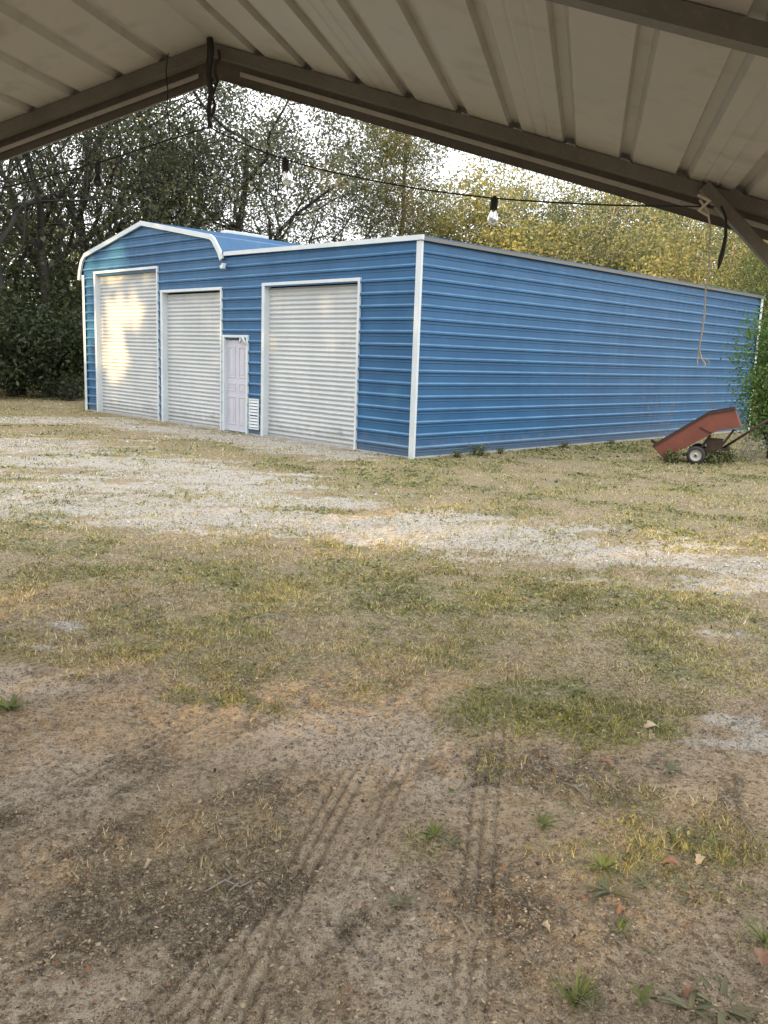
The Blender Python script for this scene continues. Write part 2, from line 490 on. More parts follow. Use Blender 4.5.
def height(x, y):
    x = np.asarray(x, dtype=np.float64); y = np.asarray(y, dtype=np.float64)
    d = np.hypot(x, y)
    near = 1 - sstep(7, 14, d)
    h = (fbm(x * .35, y * .35, 3, 3) - .5) * .05 * (1 - sstep(9, 13, y))
    h = h + (fbm(x * 2.3, y * 2.3, 8, 3) - .5) * .035 * (.3 + .7 * near)
    lump = fbm(x * 11, y * 11, 21, 4, .6) - .5
    rough = .35 + .65 * sstep(.42, .6, fbm(x * 1.6, y * 1.6, 77, 3))
    h = h + lump * .055 * near * rough
    # ridged crumbs
    crumb = np.abs(fbm(x * 24, y * 24, 41, 3, .6) - .5)
    h = h + (crumb - .1) * .032 * near * rough
    tuss = fbm(x * 7, y * 7, 64, 3, .6) - .5
    h = h + tuss * .07 * sstep(4.0, 5.5, y) * (1 - sstep(10, 16, d)) * (.5 + .5 * near)
    # low scuffs left by sliding tyres, running to the lower left of the picture
    sc = fbm((x * .8 + y * .6) * 14, (-x * .6 + y * .8) * 2.6, 55, 3)
    h = h + (sc - .5) * .022 * near * (x < .3) * (1 - sstep(3.6, 4.8, y))
    for cx, cy, hd, hw, y0, y1, st in TR:
        ux, uy = math.sin(hd), math.cos(hd)
        dx, dy = x - cx, y - cy
        lon = dx * ux + dy * uy
        lat = dx * uy - dy * ux + .02 * np.sin(lon * 1.7)
        mask = np.exp(-(lat / hw) ** 4) * sstep(y0 - .3, y0, y) * (1 - sstep(y1 - .7, y1, y)) * st
        mask = mask * sstep(.25, .48, fbm(x * 3, y * 3, 91, 3) + .12)
        groove = -.016 * sstep(.2, .8, np.cos(lat * 2 * math.pi / (hw * .52))) + .005
        lug = .0025 * np.sign(np.sin(lon * 2 * math.pi / .045 + np.sign(lat) * 1.2)) * (np.abs(lat) > hw * .55)
        h = h * (1 - .7 * mask) + (groove + lug - .01) * mask
    return h

# ------------------------------------------------------------------ ground sheet
def axis(lo, hi, fine, f0, f1, grow, cap=60):
    mid = list(np.arange(f0, f1 + 1e-6, fine))
    a, s = f1, fine
    up = []
    while a < hi:
        s = min(s * grow, cap); a += s; up.append(a)
    a, s = f0, fine
    dn = []
    while a > lo:
        s = min(s * grow * 1.02, cap); a -= s; dn.append(a)
    return np.array(dn[::-1] + mid + up)

gx = axis(-500, 500, .013, -1.9, 1.9, 1.022)
gy = axis(-300, 700, .013, 1.85, 4.3, 1.013)
XX, YY = np.meshgrid(gx, gy)
ZZ = height(XX, YY)
cg = cover(XX, YY)
nx, ny = len(gx), len(gy)
idx = np.arange(nx * ny).reshape(ny, nx)
F = np.stack([idx[:-1, :-1], idx[:-1, 1:], idx[1:, 1:], idx[1:, :-1]], -1).reshape(-1, 4)
V = np.stack([XX, YY, ZZ], -1).reshape(-1, 3)
me = np_mesh('ground', V, F, np.stack([cg[0], cg[1], cg[2]], -1).reshape(-1, 3), smooth=True)
a2 = me.color_attributes.new('soil', 'FLOAT_COLOR', 'POINT')
cc = np.zeros((nx * ny, 4), dtype=np.float32); cc[:, 0] = cg[3].ravel(); cc[:, 1] = cg[4].ravel(); cc[:, 3] = 1
a2.data.foreach_set('color', cc.ravel())

def groundmat():
    m, nt, b = newmat('yard_soil')
    a = N(nt, 'ShaderNodeAttribute', attribute_name='tint')
    s2 = N(nt, 'ShaderNodeAttribute', attribute_name='soil')
    sa = N(nt, 'ShaderNodeSeparateColor'); nt.links.new(a.outputs['Color'], sa.inputs[0])
    ss = N(nt, 'ShaderNodeSeparateColor'); nt.links.new(s2.outputs['Color'], ss.inputs[0])
    fine = noise(nt, 60, 8, .7)
    mid = noise(nt, 9, 6, .65)
    big = noise(nt, 1.3, 4, .6)
    grit = noise(nt, 210, 3, .6)
    def thr(val, n, lo, hi):
        """val + (noise-.5) soft-thresholded"""
        ad = N(nt, 'ShaderNodeMath', operation='ADD'); nt.links.new(val, ad.inputs[0]); nt.links.new(n, ad.inputs[1])
        return ramp(nt, ad.outputs[0], [(lo, 0), (hi, 1)]).outputs[0]
    soil = mixc(nt, ramp(nt, mid.outputs['Fac'], [(.3, 0), (.7, 1)]).outputs[0], (.28, .20, .125), (.49, .38, .255))
    soil = mixc(nt, ramp(nt, big.outputs['Fac'], [(.4, 0), (.65, .6)]).outputs[0], soil, (.46, .35, .23))
    sandc = mixc(nt, mid.outputs['Fac'], (.48, .395, .31), (.62, .525, .425))
    c = mixc(nt, thr(ss.outputs[0], mid.outputs['Fac'], .55, 1.05), soil, sandc)
    c = mixc(nt, thr(ss.outputs[1], mid.outputs['Fac'], .66, 1.02), c, (.13, .10, .066))
    th = mixc(nt, mid.outputs['Fac'], (.20, .155, .085), (.40, .32, .19))
    c = mixc(nt, thr(sa.outputs[1], mid.outputs['Fac'], .75, 1.35), c, th)
    gr = mixc(nt, mid.outputs['Fac'], (.14, .14, .05), (.27, .25, .10))
    c = mixc(nt, thr(sa.outputs[0], mid.outputs['Fac'], .75, 1.35), c, gr)
    pa = mixc(nt, fine.outputs['Fac'], (.44, .41, .365), (.68, .65, .60))
    c = mixc(nt, thr(sa.outputs[2], mid.outputs['Fac'], .75, 1.15), c, pa)
    spk = noise(nt, 26, 5, .7)
    c = mixc(nt, ramp(nt, spk.outputs['Fac'], [(.41, .65), (.47, 0)]).outputs[0], c, (.10, .08, .052))
    c = mixc(nt, ramp(nt, spk.outputs['Fac'], [(.53, 0), (.60, .5)]).outputs[0], c, (.55, .47, .35))
    # grains: pale and dark specks
    c = mixc(nt, ramp(nt, fine.outputs['Fac'], [(.40, .7), (.46, 0)]).outputs[0], c, (.09, .07, .048))
    c = mixc(nt, ramp(nt, fine.outputs['Fac'], [(.54, 0), (.61, .55)]).outputs[0], c, (.54, .46, .35))
    c = mixc(nt, ramp(nt, grit.outputs['Fac'], [(.40, .5), (.47, 0)]).outputs[0], c, (.10, .08, .055))
    c = mixc(nt, ramp(nt, grit.outputs['Fac'], [(.54, 0), (.6, .5)]).outputs[0], c, (.56, .48, .37))
    nt.links.new(c, b.inputs['Base Color'])
    b.inputs['Roughness'].default_value = .95
    b.inputs['Specular IOR Level'].default_value = .15
    ad = N(nt, 'ShaderNodeMath', operation='MULTIPLY_ADD', i_1=.45); nt.links.new(grit.outputs['Fac'], ad.inputs[0]); nt.links.new(fine.outputs['Fac'], ad.inputs[2])
    bump(nt, b, ad.outputs[0], 1.0, .028)
    return m
go = link_mesh('ground', me, groundmat())
tag(go, 'sandy yard with bare soil, pale gravel bands and thin grass', 'ground', kind='structure')

# ------------------------------------------------------------------ small ground stuff
def inview(x, y, m=1.2):
    return (np.abs(x - .02 * y) < .5 * y + m)

def scatter(n, y0, y1, power=1.0):
    """random ground points, denser towards the camera"""
    u = rng.random(n)
    y = y0 * (y1 / y0) ** (u ** power)
    x = (rng.random(n) * 2 - 1) * (.5 * y + 1.0)
    return x, y

def blades(n, y0, y1, which, hmin, hmax, lean, palette, minc, wid=.0012, power=1.0):
    x, y = scatter(n, y0, y1, power)
    g, d, p, s, l = cover(x, y)
    c = g if which == 'g' else d
    clump = .55 * fbm(x * 5, y * 5, 63, 3) + .45 * fbm(x * 15, y * 15, 64, 2)
    keep = (rng.random(n) < np.clip((c - minc) * 1.5, 0, 1) * sstep(.32, .58, clump)) & ~inside(x, y)
    x, y = x[keep], y[keep]
    k = len(x)
    z = height(x, y) - .004
    dist = np.hypot(x, y)
    h = (hmin + (hmax - hmin) * rng.random(k) ** 1.6) * (.5 + 1.2 * sstep(.4, .65, clump[keep]))
    wd = np.maximum(.0035, dist * wid) * (.6 + .8 * rng.random(k))
    az = rng.random(k) * 2 * math.pi
    le = lean * (.35 + .65 * rng.random(k))
    bx, by = np.cos(az) * h * np.sin(le), np.sin(az) * h * np.sin(le)
    fa = az + math.pi / 2 + rng.normal(0, .5, k)
    wx, wy = np.cos(fa) * wd / 2, np.sin(fa) * wd / 2
    A = np.stack([x - wx, y - wy, z], -1); B = np.stack([x + wx, y + wy, z], -1)
    T = np.stack([x + bx, y + by, z + h * np.cos(le) + .004], -1)
    V = np.stack([A, B, T], 1).reshape(-1, 3)
    F = np.arange(3 * k).reshape(-1, 3)
    pal = np.array(palette)
    t = rng.random(k) * .999 * len(pal)
    patch = fbm(x * 1.3, y * 1.3, 88, 2)
    ci = np.clip((t * .55 + patch * len(pal) * .55).astype(int), 0, len(pal) - 1)
    colr = pal[ci] * (.65 + .7 * rng.random((k, 1)))
    return V, F, np.repeat(colr, 3, axis=0)

# building frame (needed to keep grass out of it)
BC = np.array([.4895, 15.5589]); TH = .7819
FD = np.array([-math.sin(TH), math.cos(TH)]); SD = np.array([math.cos(TH), math.sin(TH)])
BU, BV, EAVE = 12.80, 14.35, 3.85
def inside(x, y):
    u = (x - BC[0]) * FD[0] + (y - BC[1]) * FD[1]; v = (x - BC[0]) * SD[0] + (y - BC[1]) * SD[1]
    return (u > .03) & (u < BU + .1) & (v > .0) & (v < BV)

GREEN = [(.07, .09, .03), (.14, .155, .045), (.25, .245, .07), (.38, .345, .10), (.50, .42, .15)]
DRY = [(.07, .054, .03), (.20, .15, .075), (.36, .28, .145), (.52, .43, .24), (.62, .54, .36), (.42, .28, .11)]
V, F, C = blades(620000, 2.2, 30, 'g', .010, .040, 1.3, GREEN, .10, .0012)
tag(link_mesh('grass', np_mesh('grass', V, F, C), M['blade']), 'short green grass in uneven patches over the yard', 'grass', kind='stuff')
def leaflets(n, y0, y1):
    x, y = scatter(n, y0, y1)
    g = cover(x, y)[0]
    keep = (rng.random(n) < np.clip((g - .38) * 2.2, 0, 1) * sstep(.35, .6, fbm(x * 9, y * 9, 66, 3))) & ~inside(x, y)
    x, y = x[keep], y[keep]; k = len(x)
    P = np.stack([x, y, height(x, y) + .003 + .022 * rng.random(k) ** 1.5], -1)
    nrm = rng.normal(0, .55, (k, 3)); nrm[:, 2] = 1; nrm /= np.linalg.norm(nrm, axis=1)[:, None]
    a = np.cross(nrm, rng.normal(size=(k, 3))); a /= np.linalg.norm(a, axis=1)[:, None]; b = np.cross(nrm, a)
    L = (.006 + .009 * rng.random(k))[:, None] * np.maximum(1, y / 5)[:, None]
    V = np.stack([P - a * L, P + b * L * .55, P + a * L, P - b * L * .55], 1).reshape(-1, 3)
    pal = np.array([(.08, .11, .045), (.13, .16, .06), (.20, .22, .085), (.29, .29, .13), (.18, .16, .08)])
    col = pal[rng.integers(0, len(pal), k)] * (.7 + .6 * rng.random((k, 1)))
    return V, np.arange(4 * k).reshape(-1, 4), np.repeat(col, 4, axis=0)
V, F, C = leaflets(330000, 3.0, 20)
tag(link_mesh('ground_cover', np_mesh('ground_cover', V, F, C), M['blade']), 'low small-leaved green ground cover in patches', 'ground cover', kind='stuff')
V, F, C = blades(760000, 2.2, 34, 'd', .008, .036, 1.5, DRY, .10, .0012)
tag(link_mesh('dry_grass', np_mesh('dry_grass', V, F, C), M['blade']), 'dry straw coloured grass and thatch over the yard', 'dry grass', kind='stuff')

def crumbs(n, y0, y1, r0, r1, palette, dens, flat=.6, power=1.0):
    x, y = scatter(n, y0, y1, power)
    keep = (rng.random(n) < dens(x, y)) & ~inside(x, y)
    x, y = x[keep], y[keep]; k = len(x)
    r = r0 + (r1 - r0) * rng.random(k) ** 3
    r = r * np.maximum(1, np.hypot(x, y) / 6)
    z = height(x, y)
    o = np.array([(1, 0, 0), (0, 1, 0), (-1, 0, 0), (0, -1, 0), (0, 0, 1), (0, 0, -1)], dtype=float)
    a = rng.random(k) * 6.283
    P = o[None] * (1 + rng.normal(0, .25, (k, 6, 1)))
    ca, sa = np.cos(a)[:, None], np.sin(a)[:, None]
    st = (.7 + .9 * rng.random(k))[:, None]
    X = P[..., 0] * st; Y = P[..., 1]
    V = np.stack([x[:, None] + (X * ca - Y * sa) * r[:, None], y[:, None] + (X * sa + Y * ca) * r[:, None], z[:, None] + (P[..., 2] * flat + flat * .3) * r[:, None]], -1)
    f = np.array([(0, 1, 4), (1, 2, 4), (2, 3, 4), (3, 0, 4)])
    F = (np.arange(k)[:, None, None] * 6 + f[None]).reshape(-1, 3)
    pal = np.array(palette)
    col = pal[rng.integers(0, len(pal), k)] * (.7 + .6 * rng.random((k, 1)))
    return V.reshape(-1, 3), F, np.repeat(col, 6, axis=0)

V, F, C = crumbs(110000, 2.0, 9, .0015, .008, [(.19, .145, .095), (.28, .215, .145), (.33, .26, .18), (.12, .09, .062), (.22, .165, .11)],
                 lambda x, y: .25 + .75 * sstep(.4, .62, fbm(x * 1.6, y * 1.6, 77, 3)))
tag(link_mesh('soil_crumbs', np_mesh('soil_crumbs', V, F, C), M['chips']), 'loose clods and small stones on the bare soil', 'soil', kind='stuff')
V, F, C = crumbs(60000, 5.0, 27, .003, .010, [(.45, .43, .39), (.55, .53, .49), (.35, .33, .29), (.22, .2, .17)],
                 lambda x, y: np.clip(cover(x, y)[2] * 1.3 - .3, 0, 1))
tag(link_mesh('gravel', np_mesh('gravel', V, F, C), M['chips']), 'pale crushed gravel strewn along the drive', 'gravel', kind='stuff')

def chips(n, y0, y1):
    x, y = scatter(n, y0, y1)
    g, d, p, s, l = cover(x, y)
    keep = (rng.random(n) < np.clip(.12 + l * .8 + .15 * d, 0, 1)) & ~inside(x, y)
    x, y = x[keep], y[keep]; k = len(x)
    L = (.004 + .022 * rng.random(k) ** 3.5); W = L * (.12 + .5 * rng.random(k))
    a = rng.random(k) * 6.283
    z = height(x, y) + .003 + rng.random(k) * .006
    tl = rng.normal(0, .35, k); t2 = rng.normal(0, .5, k)
    q = np.array([(-1, 0), (0, -1), (1, 0), (0, 1)], dtype=float)
    X = q[None, :, 0] * L[:, None] / 2; Y = q[None, :, 1] * W[:, None] / 2
    ca, sa = np.cos(a)[:, None], np.sin(a)[:, None]
    V = np.stack([x[:, None] + X * ca - Y * sa, y[:, None] + X * sa + Y * ca, z[:, None] + X * tl[:, None] + Y * t2[:, None]], -1).reshape(-1, 3)
    F = np.arange(4 * k).reshape(-1, 4)
    pal = np.array([(.07, .05, .03), (.12, .085, .05), (.2, .15, .09), (.28, .22, .15), (.34, .28, .2), (.17, .09, .05), (.05, .04, .03), (.09, .07, .045), (.14, .1, .06)])
    col = pal[rng.integers(0, len(pal), k)] * (.7 + .6 * rng.random((k, 1)))
    return V, F, np.repeat(col, 4, axis=0)
V, F, C = chips(170000, 2.0, 12)
tag(link_mesh('leaf_litter', np_mesh('leaf_litter', V, F, C), M['chips']), 'small dead leaves, straws and bark bits on the soil', 'leaf litter', kind='stuff')

# ------------------------------------------------------------------ the metal building
bld = empty('metal_building', (BC[0], BC[1], 0), TH)
tag(bld, 'blue ribbed metal garage building with three white roll-up doors and a lean-to side', 'building')
def rib_profile(z0, z1):
    """list of (z, outward offset) up the wall"""
    out = [(z0, 0.0)]
    k = 0
    while True:
        b = z0 + k * PITCHZ
        for dz, o in ((.100, 0), (.118, .007), (.136, 0), (.156, 0), (.170, .036), (.200, .036), (.229, 0)):
            z = b + dz
            if z >= z1:
                out.append((z1, 0.0)); return out
            out.append((z, o))
        k += 1

def gable_u(z, right):
    """edge of the gable outline at height z"""
    R_ = [(3.75, 6.05), (3.93, 6.10), (4.27, 6.42), (4.80, 9.5)]
    L_ = [(3.75, 12.80), (3.9, 12.80), (4.23, 12.58), (4.80, 9.5)]
    T = R_ if right else L_
    for (za, ua), (zb, ub) in zip(T[:-1], T[1:]):
        if z <= zb: return ua + (ub - ua) * (z - za) / (zb - za)
    return T[-1][1]

D1 = (8.834, 12.122, 3.709); D2 = (6.069, 8.648, 3.128); WD = (5.055, 5.985, 2.1); D3 = (1.53, 4.514, 3.161)
OPEN = [D1, D2, WD, D3]
m = MB()
prof = rib_profile(.0, 4.79)
for (za, oa), (zb, ob) in zip(prof[:-1], prof[1:]):
    zm = (za + zb) / 2
    if zm < 3.84:
        ivs = [(0.0, BU)]
        for a, b, t in OPEN:
            if zm < t:
                nv = []
                for p, q in ivs:
                    if b <= p or a >= q: nv.append((p, q)); continue
                    if a > p: nv.append((p, a))
                    if b < q: nv.append((b, q))
                ivs = nv
        for p, q in ivs:
            # break long strips so each sheet can buckle a little
            cuts = [p] + [c for c in np.arange(math.ceil(p / .9) * .9, q, .9) if p + .05 < c < q - .05] + [q]
            for c0, c1 in zip(cuts[:-1], cuts[1:]):
                wv = lambda c, z: (.002 * math.sin(c * 2.1 + z * 1.1) if p < c < q else 0)
                m.quad((-oa + wv(c0, za), c0, za), (-ob + wv(c0, zb), c0, zb), (-ob + wv(c1, zb), c1, zb), (-oa + wv(c1, za), c1, za))
    else:
        m.quad((-oa, gable_u(za, 1), za), (-ob, gable_u(zb, 1), zb), (-ob, gable_u(zb, 0), zb), (-oa, gable_u(za, 0), za))
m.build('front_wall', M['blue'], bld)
m = MB()
prof = rib_profile(.0, 3.83)
cuts = list(np.arange(0, BV, .9)) + [BV]
for (za, oa), (zb, ob) in zip(prof[:-1], prof[1:]):
    for c0, c1 in zip(cuts[:-1], cuts[1:]):
        wv = lambda c, z: (.002 * math.sin(c * 1.7 + z * .8) if 0 < c < BV else 0)
        m.quad((c0, -oa + wv(c0, za), za), (c1, -oa + wv(c1, za), za), (c1, -ob + wv(c1, zb), zb), (c0, -ob + wv(c0, zb), zb))
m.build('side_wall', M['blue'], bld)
m = MB()
for (za, oa), (zb, ob) in zip(prof[:-1], prof[1:]):
    m.quad((0, BU + oa, za), (0, BU + ob, zb), (BV, BU + ob, zb), (BV, BU + oa, za))
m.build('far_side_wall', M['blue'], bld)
m = MB()
m.box(BV - .02, BV, .002, BU - .002, 0, 3.83)
m.add([(BV, 6.1, 3.83), (BV, 6.42, 4.25), (BV, 9.5, 4.78), (BV, 12.58, 4.22), (BV, 12.8, 3.83)], [(0, 1, 2, 3, 4)])
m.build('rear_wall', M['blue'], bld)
m = MB()
m.box(.35, .37, .1, BU - .1, 0.0, 3.75)
m.build('interior_lining', M['void'], bld)
# main roof: ribbed sheets bent down at both eaves
out = [(5.98, 3.80), (6.10, 4.02), (6.36, 4.31), (6.46, 4.345)]
for k in range(1, 13):
    y = 6.46 + k * .2415; z = 4.345 + (4.87 - 4.345) * (y - 6.46) / 3.04
    out += [(y - .05, z - .008), (y - .035, z + .017), (y - .015, z + .02), (y, z)]
out[-1] = (9.5, 4.87)
left = [(19.0 - y, z - .045 * (y < 6.6)) for y, z in out[:-1]][::-1]
left[-1] = (12.98, 3.62)
pl = out + left
m = MB()
for i in range(len(pl) - 1):
    (ya, za), (yb, zb) = pl[i], pl[i + 1]
    m.quad((-.06, ya, za), (BV + .1, ya, za), (BV + .1, yb, zb), (-.06, yb, zb))
    m.quad((-.06, ya, za - .025), (-.06, yb, zb - .025), (BV + .1, yb, zb - .025), (BV + .1, ya, za - .025))
roof = m.build('roof', M['blue_roof'], bld)
m = MB()
m.box(2.35, 3.75, 9.36, 9.64, 4.872, 4.96)
vent = m.build('ridge_vent', M['white'], bld, bevel=.02)
# lean-to roof
m = MB()
m.add([(-.04, 6.05, 3.955), (-.04, -.05, 3.885), (BV + .06, -.05, 3.885), (BV + .06, 6.05, 3.955),
       (-.04, 6.05, 3.925), (-.04, -.05, 3.862), (BV + .06, -.05, 3.862), (BV + .06, 6.05, 3.925)],
      [(0, 1, 2, 3), (7, 6, 5, 4), (0, 4, 5, 1), (1, 5, 6, 2), (2, 6, 7, 3), (3, 7, 4, 0)])
m.build('lean_to_roof', M['blue_roof'], bld)

def sweep(m, pts, t0, t1, x0, x1):
    """strip following pts (y,z): from t0 below to t1 above the line, between x0 and x1"""
    n = len(pts); ring = []
    for i, (y, z) in enumerate(pts):
        a = pts[max(i - 1, 0)]; b = pts[min(i + 1, n - 1)]
        dy, dz = b[0] - a[0], b[1] - a[1]; L = math.hypot(dy, dz)
        ny_, nz_ = -dz / L, dy / L
        if nz_ < 0 and abs(nz_) > .05: ny_, nz_ = -ny_, -nz_
        ring.append([(x0, y + ny_ * t0, z + nz_ * t0), (x1, y + ny_ * t0, z + nz_ * t0), (x1, y + ny_ * t1, z + nz_ * t1), (x0, y + ny_ * t1, z + nz_ * t1)])
    for i in range(n - 1):
        a, b = ring[i], ring[i + 1]
        for k in range(4):
            m.quad(a[k], a[(k + 1) % 4], b[(k + 1) % 4], b[k])
    m.quad(*ring[0]); m.quad(*ring[-1][::-1])
m = MB()
sweep(m, [(12.99, 3.60), (12.95, 3.80), (12.80, 4.10), (12.60, 4.255), (9.5, 4.855), (6.46, 4.325), (6.32, 4.25), (6.08, 3.97), (5.99, 3.80)], -.075, .035, -.085, -.03)
m.build('gable_trim', M['white'], bld)
m = MB()
m.bar((-.045, 5.93, 3.905), (-.045, -.08, 3.852), .05, .085)
m.build('eave_trim', M['white'], bld)
m = MB()
m.box(-.02, BV + .06, -.085, -.038, 3.80, 3.858)
tag(m.build('eave_trim', M['galv'], bld), 'dull grey eave trim along the long side')
def corner(name, x0, x1, y0, y1, z1=3.80):
    q = MB(); q.box(x0, x1, y0, y1, 0.0, z1); return q.build(name, M['white'], bld)
q = MB(); q.box(-.045, .005, -.045, -.037, 0, 3.80); q.box(-.045, -.037, -.037, .075, 0, 3.80); q.build('corner_trim', M['white'], bld)
q = MB(); q.box(BV - .12, BV + .03, -.045, -.037, 0, 3.80); q.box(BV + .022, BV + .03, -.037, .1, 0, 3.8); q.build('corner_trim', M['white'], bld)
q = MB(); q.box(-.045, -.037, BU - .09, BU + .045, 0, 3.72); q.box(-.037, .1, BU + .037, BU + .045, 0, 3.72); q.build('corner_trim', M['white'], bld)
q = MB(); q.box(-.03, BV + .02, -.03, .0, -.06, .035); q.box(-.03, .0, .0, BU, -.06, .03)
q.build('base_sill', worn('concrete_sill', (.3, .29, .27), (.4, .39, .36), 4, .9, 0, .3, 30), bld)

def rollup(u0, u1, top, label):
    w_, amp, pit = .065, .014, .0935
    q = MB()
    z = .05; ring = []
    while z < top - .02:
        ring.append((.10 - amp * math.cos(2 * math.pi * z / pit), z)); z += pit / 8
    for (xa, za), (xb, zb) in zip(ring[:-1], ring[1:]):
        q.quad((xa, u0 + .03, za), (xb, u0 + .03, zb), (xb, u1 - .03, zb), (xa, u1 - .03, za))
    d = q.build('roll_up_door', M['door_white'], bld, smooth=True)
    tag(d, label)
    q = MB()
    q.box(-.046, .135, u1 - w_, u1 + .03, 0, top + .012)
    q.box(-.046, .135, u0 - .03, u0 + .03, 0, top + .012)
    q.box(-.049, .135, u0 - .032, u1 + .032, top + .012, top + .075)
    q.build('door_frame', M['white'], d, bevel=.006)
    q = MB(); q.box(.07, .13, u0 + .045, u1 - w_, .012, .06)
    q.build('bottom_bar', M['steel'], d)
    q = MB(); q.box(.078, .122, u0 + .045, u1 - w_, -.01, .012)
    q.build('bottom_seal', M['dark'], d)
    q = MB()
    q.box(.068, .085, u0 + .10, u0 + .24, .93, .97)
    q.build('latch', M['steel'], d)
    q = MB()
    q.tube([(.085, u0 + .5, .30), (.055, u0 + .5, .31), (.055, u0 + .62, .31), (.085, u0 + .62, .30)], .008, 6)
    q.build('handle', M['steel'], d)
    return d
rollup(*D1, 'tallest roll-up door, at the left end')
rollup(*D2, 'narrower roll-up door in the middle of the front')
rollup(*D3, 'roll-up door nearest the building corner')

# walk-in door, recessed in a white frame
u0, u1, tz = WD
q = MB(); q.box(.045, .085, u0 + .05, u1 - .05, .03, tz - .05)
wd = q.build('walk_door', M['door_paint'], bld)
tag(wd, 'pale six panel walk-in door')
q = MB()
for (a, b) in ((.12, .40), (.52, .80)):
    for (c, d) in ((.17, .80), (.92, 1.10), (1.22, 1.90)):
        ua, ub = u0 + .03 + a, u0 + .03 + b
        for (p0, p1, z0, z1) in ((ua, ub, c, c + .025), (ua, ub, d - .025, d), (ua, ua + .025, c + .025, d - .025), (ub - .025, ub, c + .025, d - .025)):
            q.box(.034, .0448, p0, p1, z0, z1)
        q.box(.038, .0447, ua + .07, ub - .07, c + .06, d - .06)
q.build('door_moulding', M['door_paint'], wd, bevel=.004)
q = MB()
q.box(-.044, .12, u0 - .02, u0 + .05, 0, tz); q.box(-.044, .12, u1 - .05, u1 + .02, 0, tz); q.box(-.047, .12, u0 - .022, u1 + .022, tz, tz + .055)
q.build('door_frame', M['white'], wd, bevel=.005)
q = MB(); q.lathe((.03, u0 + .12, .98), [(0, -.03), (.027, -.025), (.03, 0), (.027, .02), (.012, .03)], 12); q.build('door_knob', M['steel'], wd, smooth=True)
q = MB(); q.box(-.03, .11, u0, u1, 0.0, .03); q.build('threshold', M['steel'], wd)
q = MB()
q.tube([(-.05, u0 + .02, tz - .16), (-.09, u0 + .06, tz - .05), (-.06, u0 + .14, tz + .02), (-.09, u0 + .2, tz - .10), (-.05, u0 + .26, tz - .02)], [.018, .025, .02, .022, .014], 6)
tag(q.build('bent_trim', M['white'], wd, smooth=True), 'crumpled strip of white trim over the walk-in door')

# louvred vent by the walk-in door
q = MB(); q.box(-.045, -.024, 4.62, 4.655, .13, .80); q.box(-.045, -.024, 4.945, 4.98, .13, .80); q.box(-.046, -.024, 4.655, 4.945, .765, .80); q.box(-.046, -.024, 4.655, 4.945, .13, .165)
lv = q.build('louver_vent', M['white'], bld)
q = MB()
for k in range(9):
    z = .185 + k * .066
    q.add([(-.05, 4.655, z), (-.05, 4.945, z), (-.03, 4.945, z + .045), (-.03, 4.655, z + .045), (-.046, 4.655, z - .006), (-.046, 4.945, z - .006), (-.026, 4.945, z + .039), (-.026, 4.655, z + .039)],
          [(0, 1, 2, 3), (7, 6, 5, 4), (0, 4, 5, 1), (3, 2, 6, 7)])
q.build('slats', M['white'], lv)
q = MB(); q.box(-.0245, -.0235, 4.655, 4.945, .165, .765); q.build('vent_back', M['dark'], lv)
# small floodlight bracket where the lean-to meets the gable
q = MB(); q.box(-.13, -.03, 5.86, 5.92, 3.66, 3.70); q.box(-.15, -.07, 5.83, 5.95, 3.58, 3.66)
tag(q.build('eave_bracket', M['white'], bld, bevel=.01), 'small white bracket under the gable end')

# ------------------------------------------------------------------ the carport overhead
RH, SL, R0 = 3.40, .2885, -2.042
car = empty('carport', (LA[0] * R0, LA[1] * R0, 0), -CA)
tag(car, 'open metal carport roof overhead with pale ribbed sheets on galvanised frames', 'carport')
YA, YB, XE = .86, 4.645, 3.36
RIB = .267
for sgn in (1, -1):
    pr = [(0.0, 0.0)]
    k = 1
    while k * RIB < XE:
        c = k * RIB
        for dx, o in ((-.034, 0), (-.020, .030), (.020, .030), (.034, 0)):
            pr.append((c + dx, o))
        for dx in ((.100, .165) if k % 3 == 0 else ()):
            pr += [(c + dx - .010, 0), (c + dx, .004), (c + dx + .010, 0)]
        k += 1
    pr = [p for p in pr if p[0] < XE] + [(XE, 0)]
    m = MB()
    for (xa, oa), (xb, ob) in zip(pr[:-1], pr[1:]):
        za, zb = RH - SL * xa + oa, RH - SL * xb + ob
        a = (sgn * xa, YA, za); b = (sgn * xb, YA, zb); c = (sgn * xb, YB, zb); d = (sgn * xa, YB, za)
        m.quad(a, b, c, d)
        m.quad(*[(p[0], p[1], p[2] + .006) for p in (d, c, b, a)])
    m.build('roof_sheet', M['roofpan'], car)
m = MB()
for sgn in (1, -1):
    m.quad((0, YA, RH + .022), (sgn * .16, YA, RH - .16 * SL + .044), (sgn * .16, YB, RH - .16 * SL + .044), (0, YB, RH + .022))
m.build('ridge_cap', M['roofpan'], car)
LEGX = 3.22
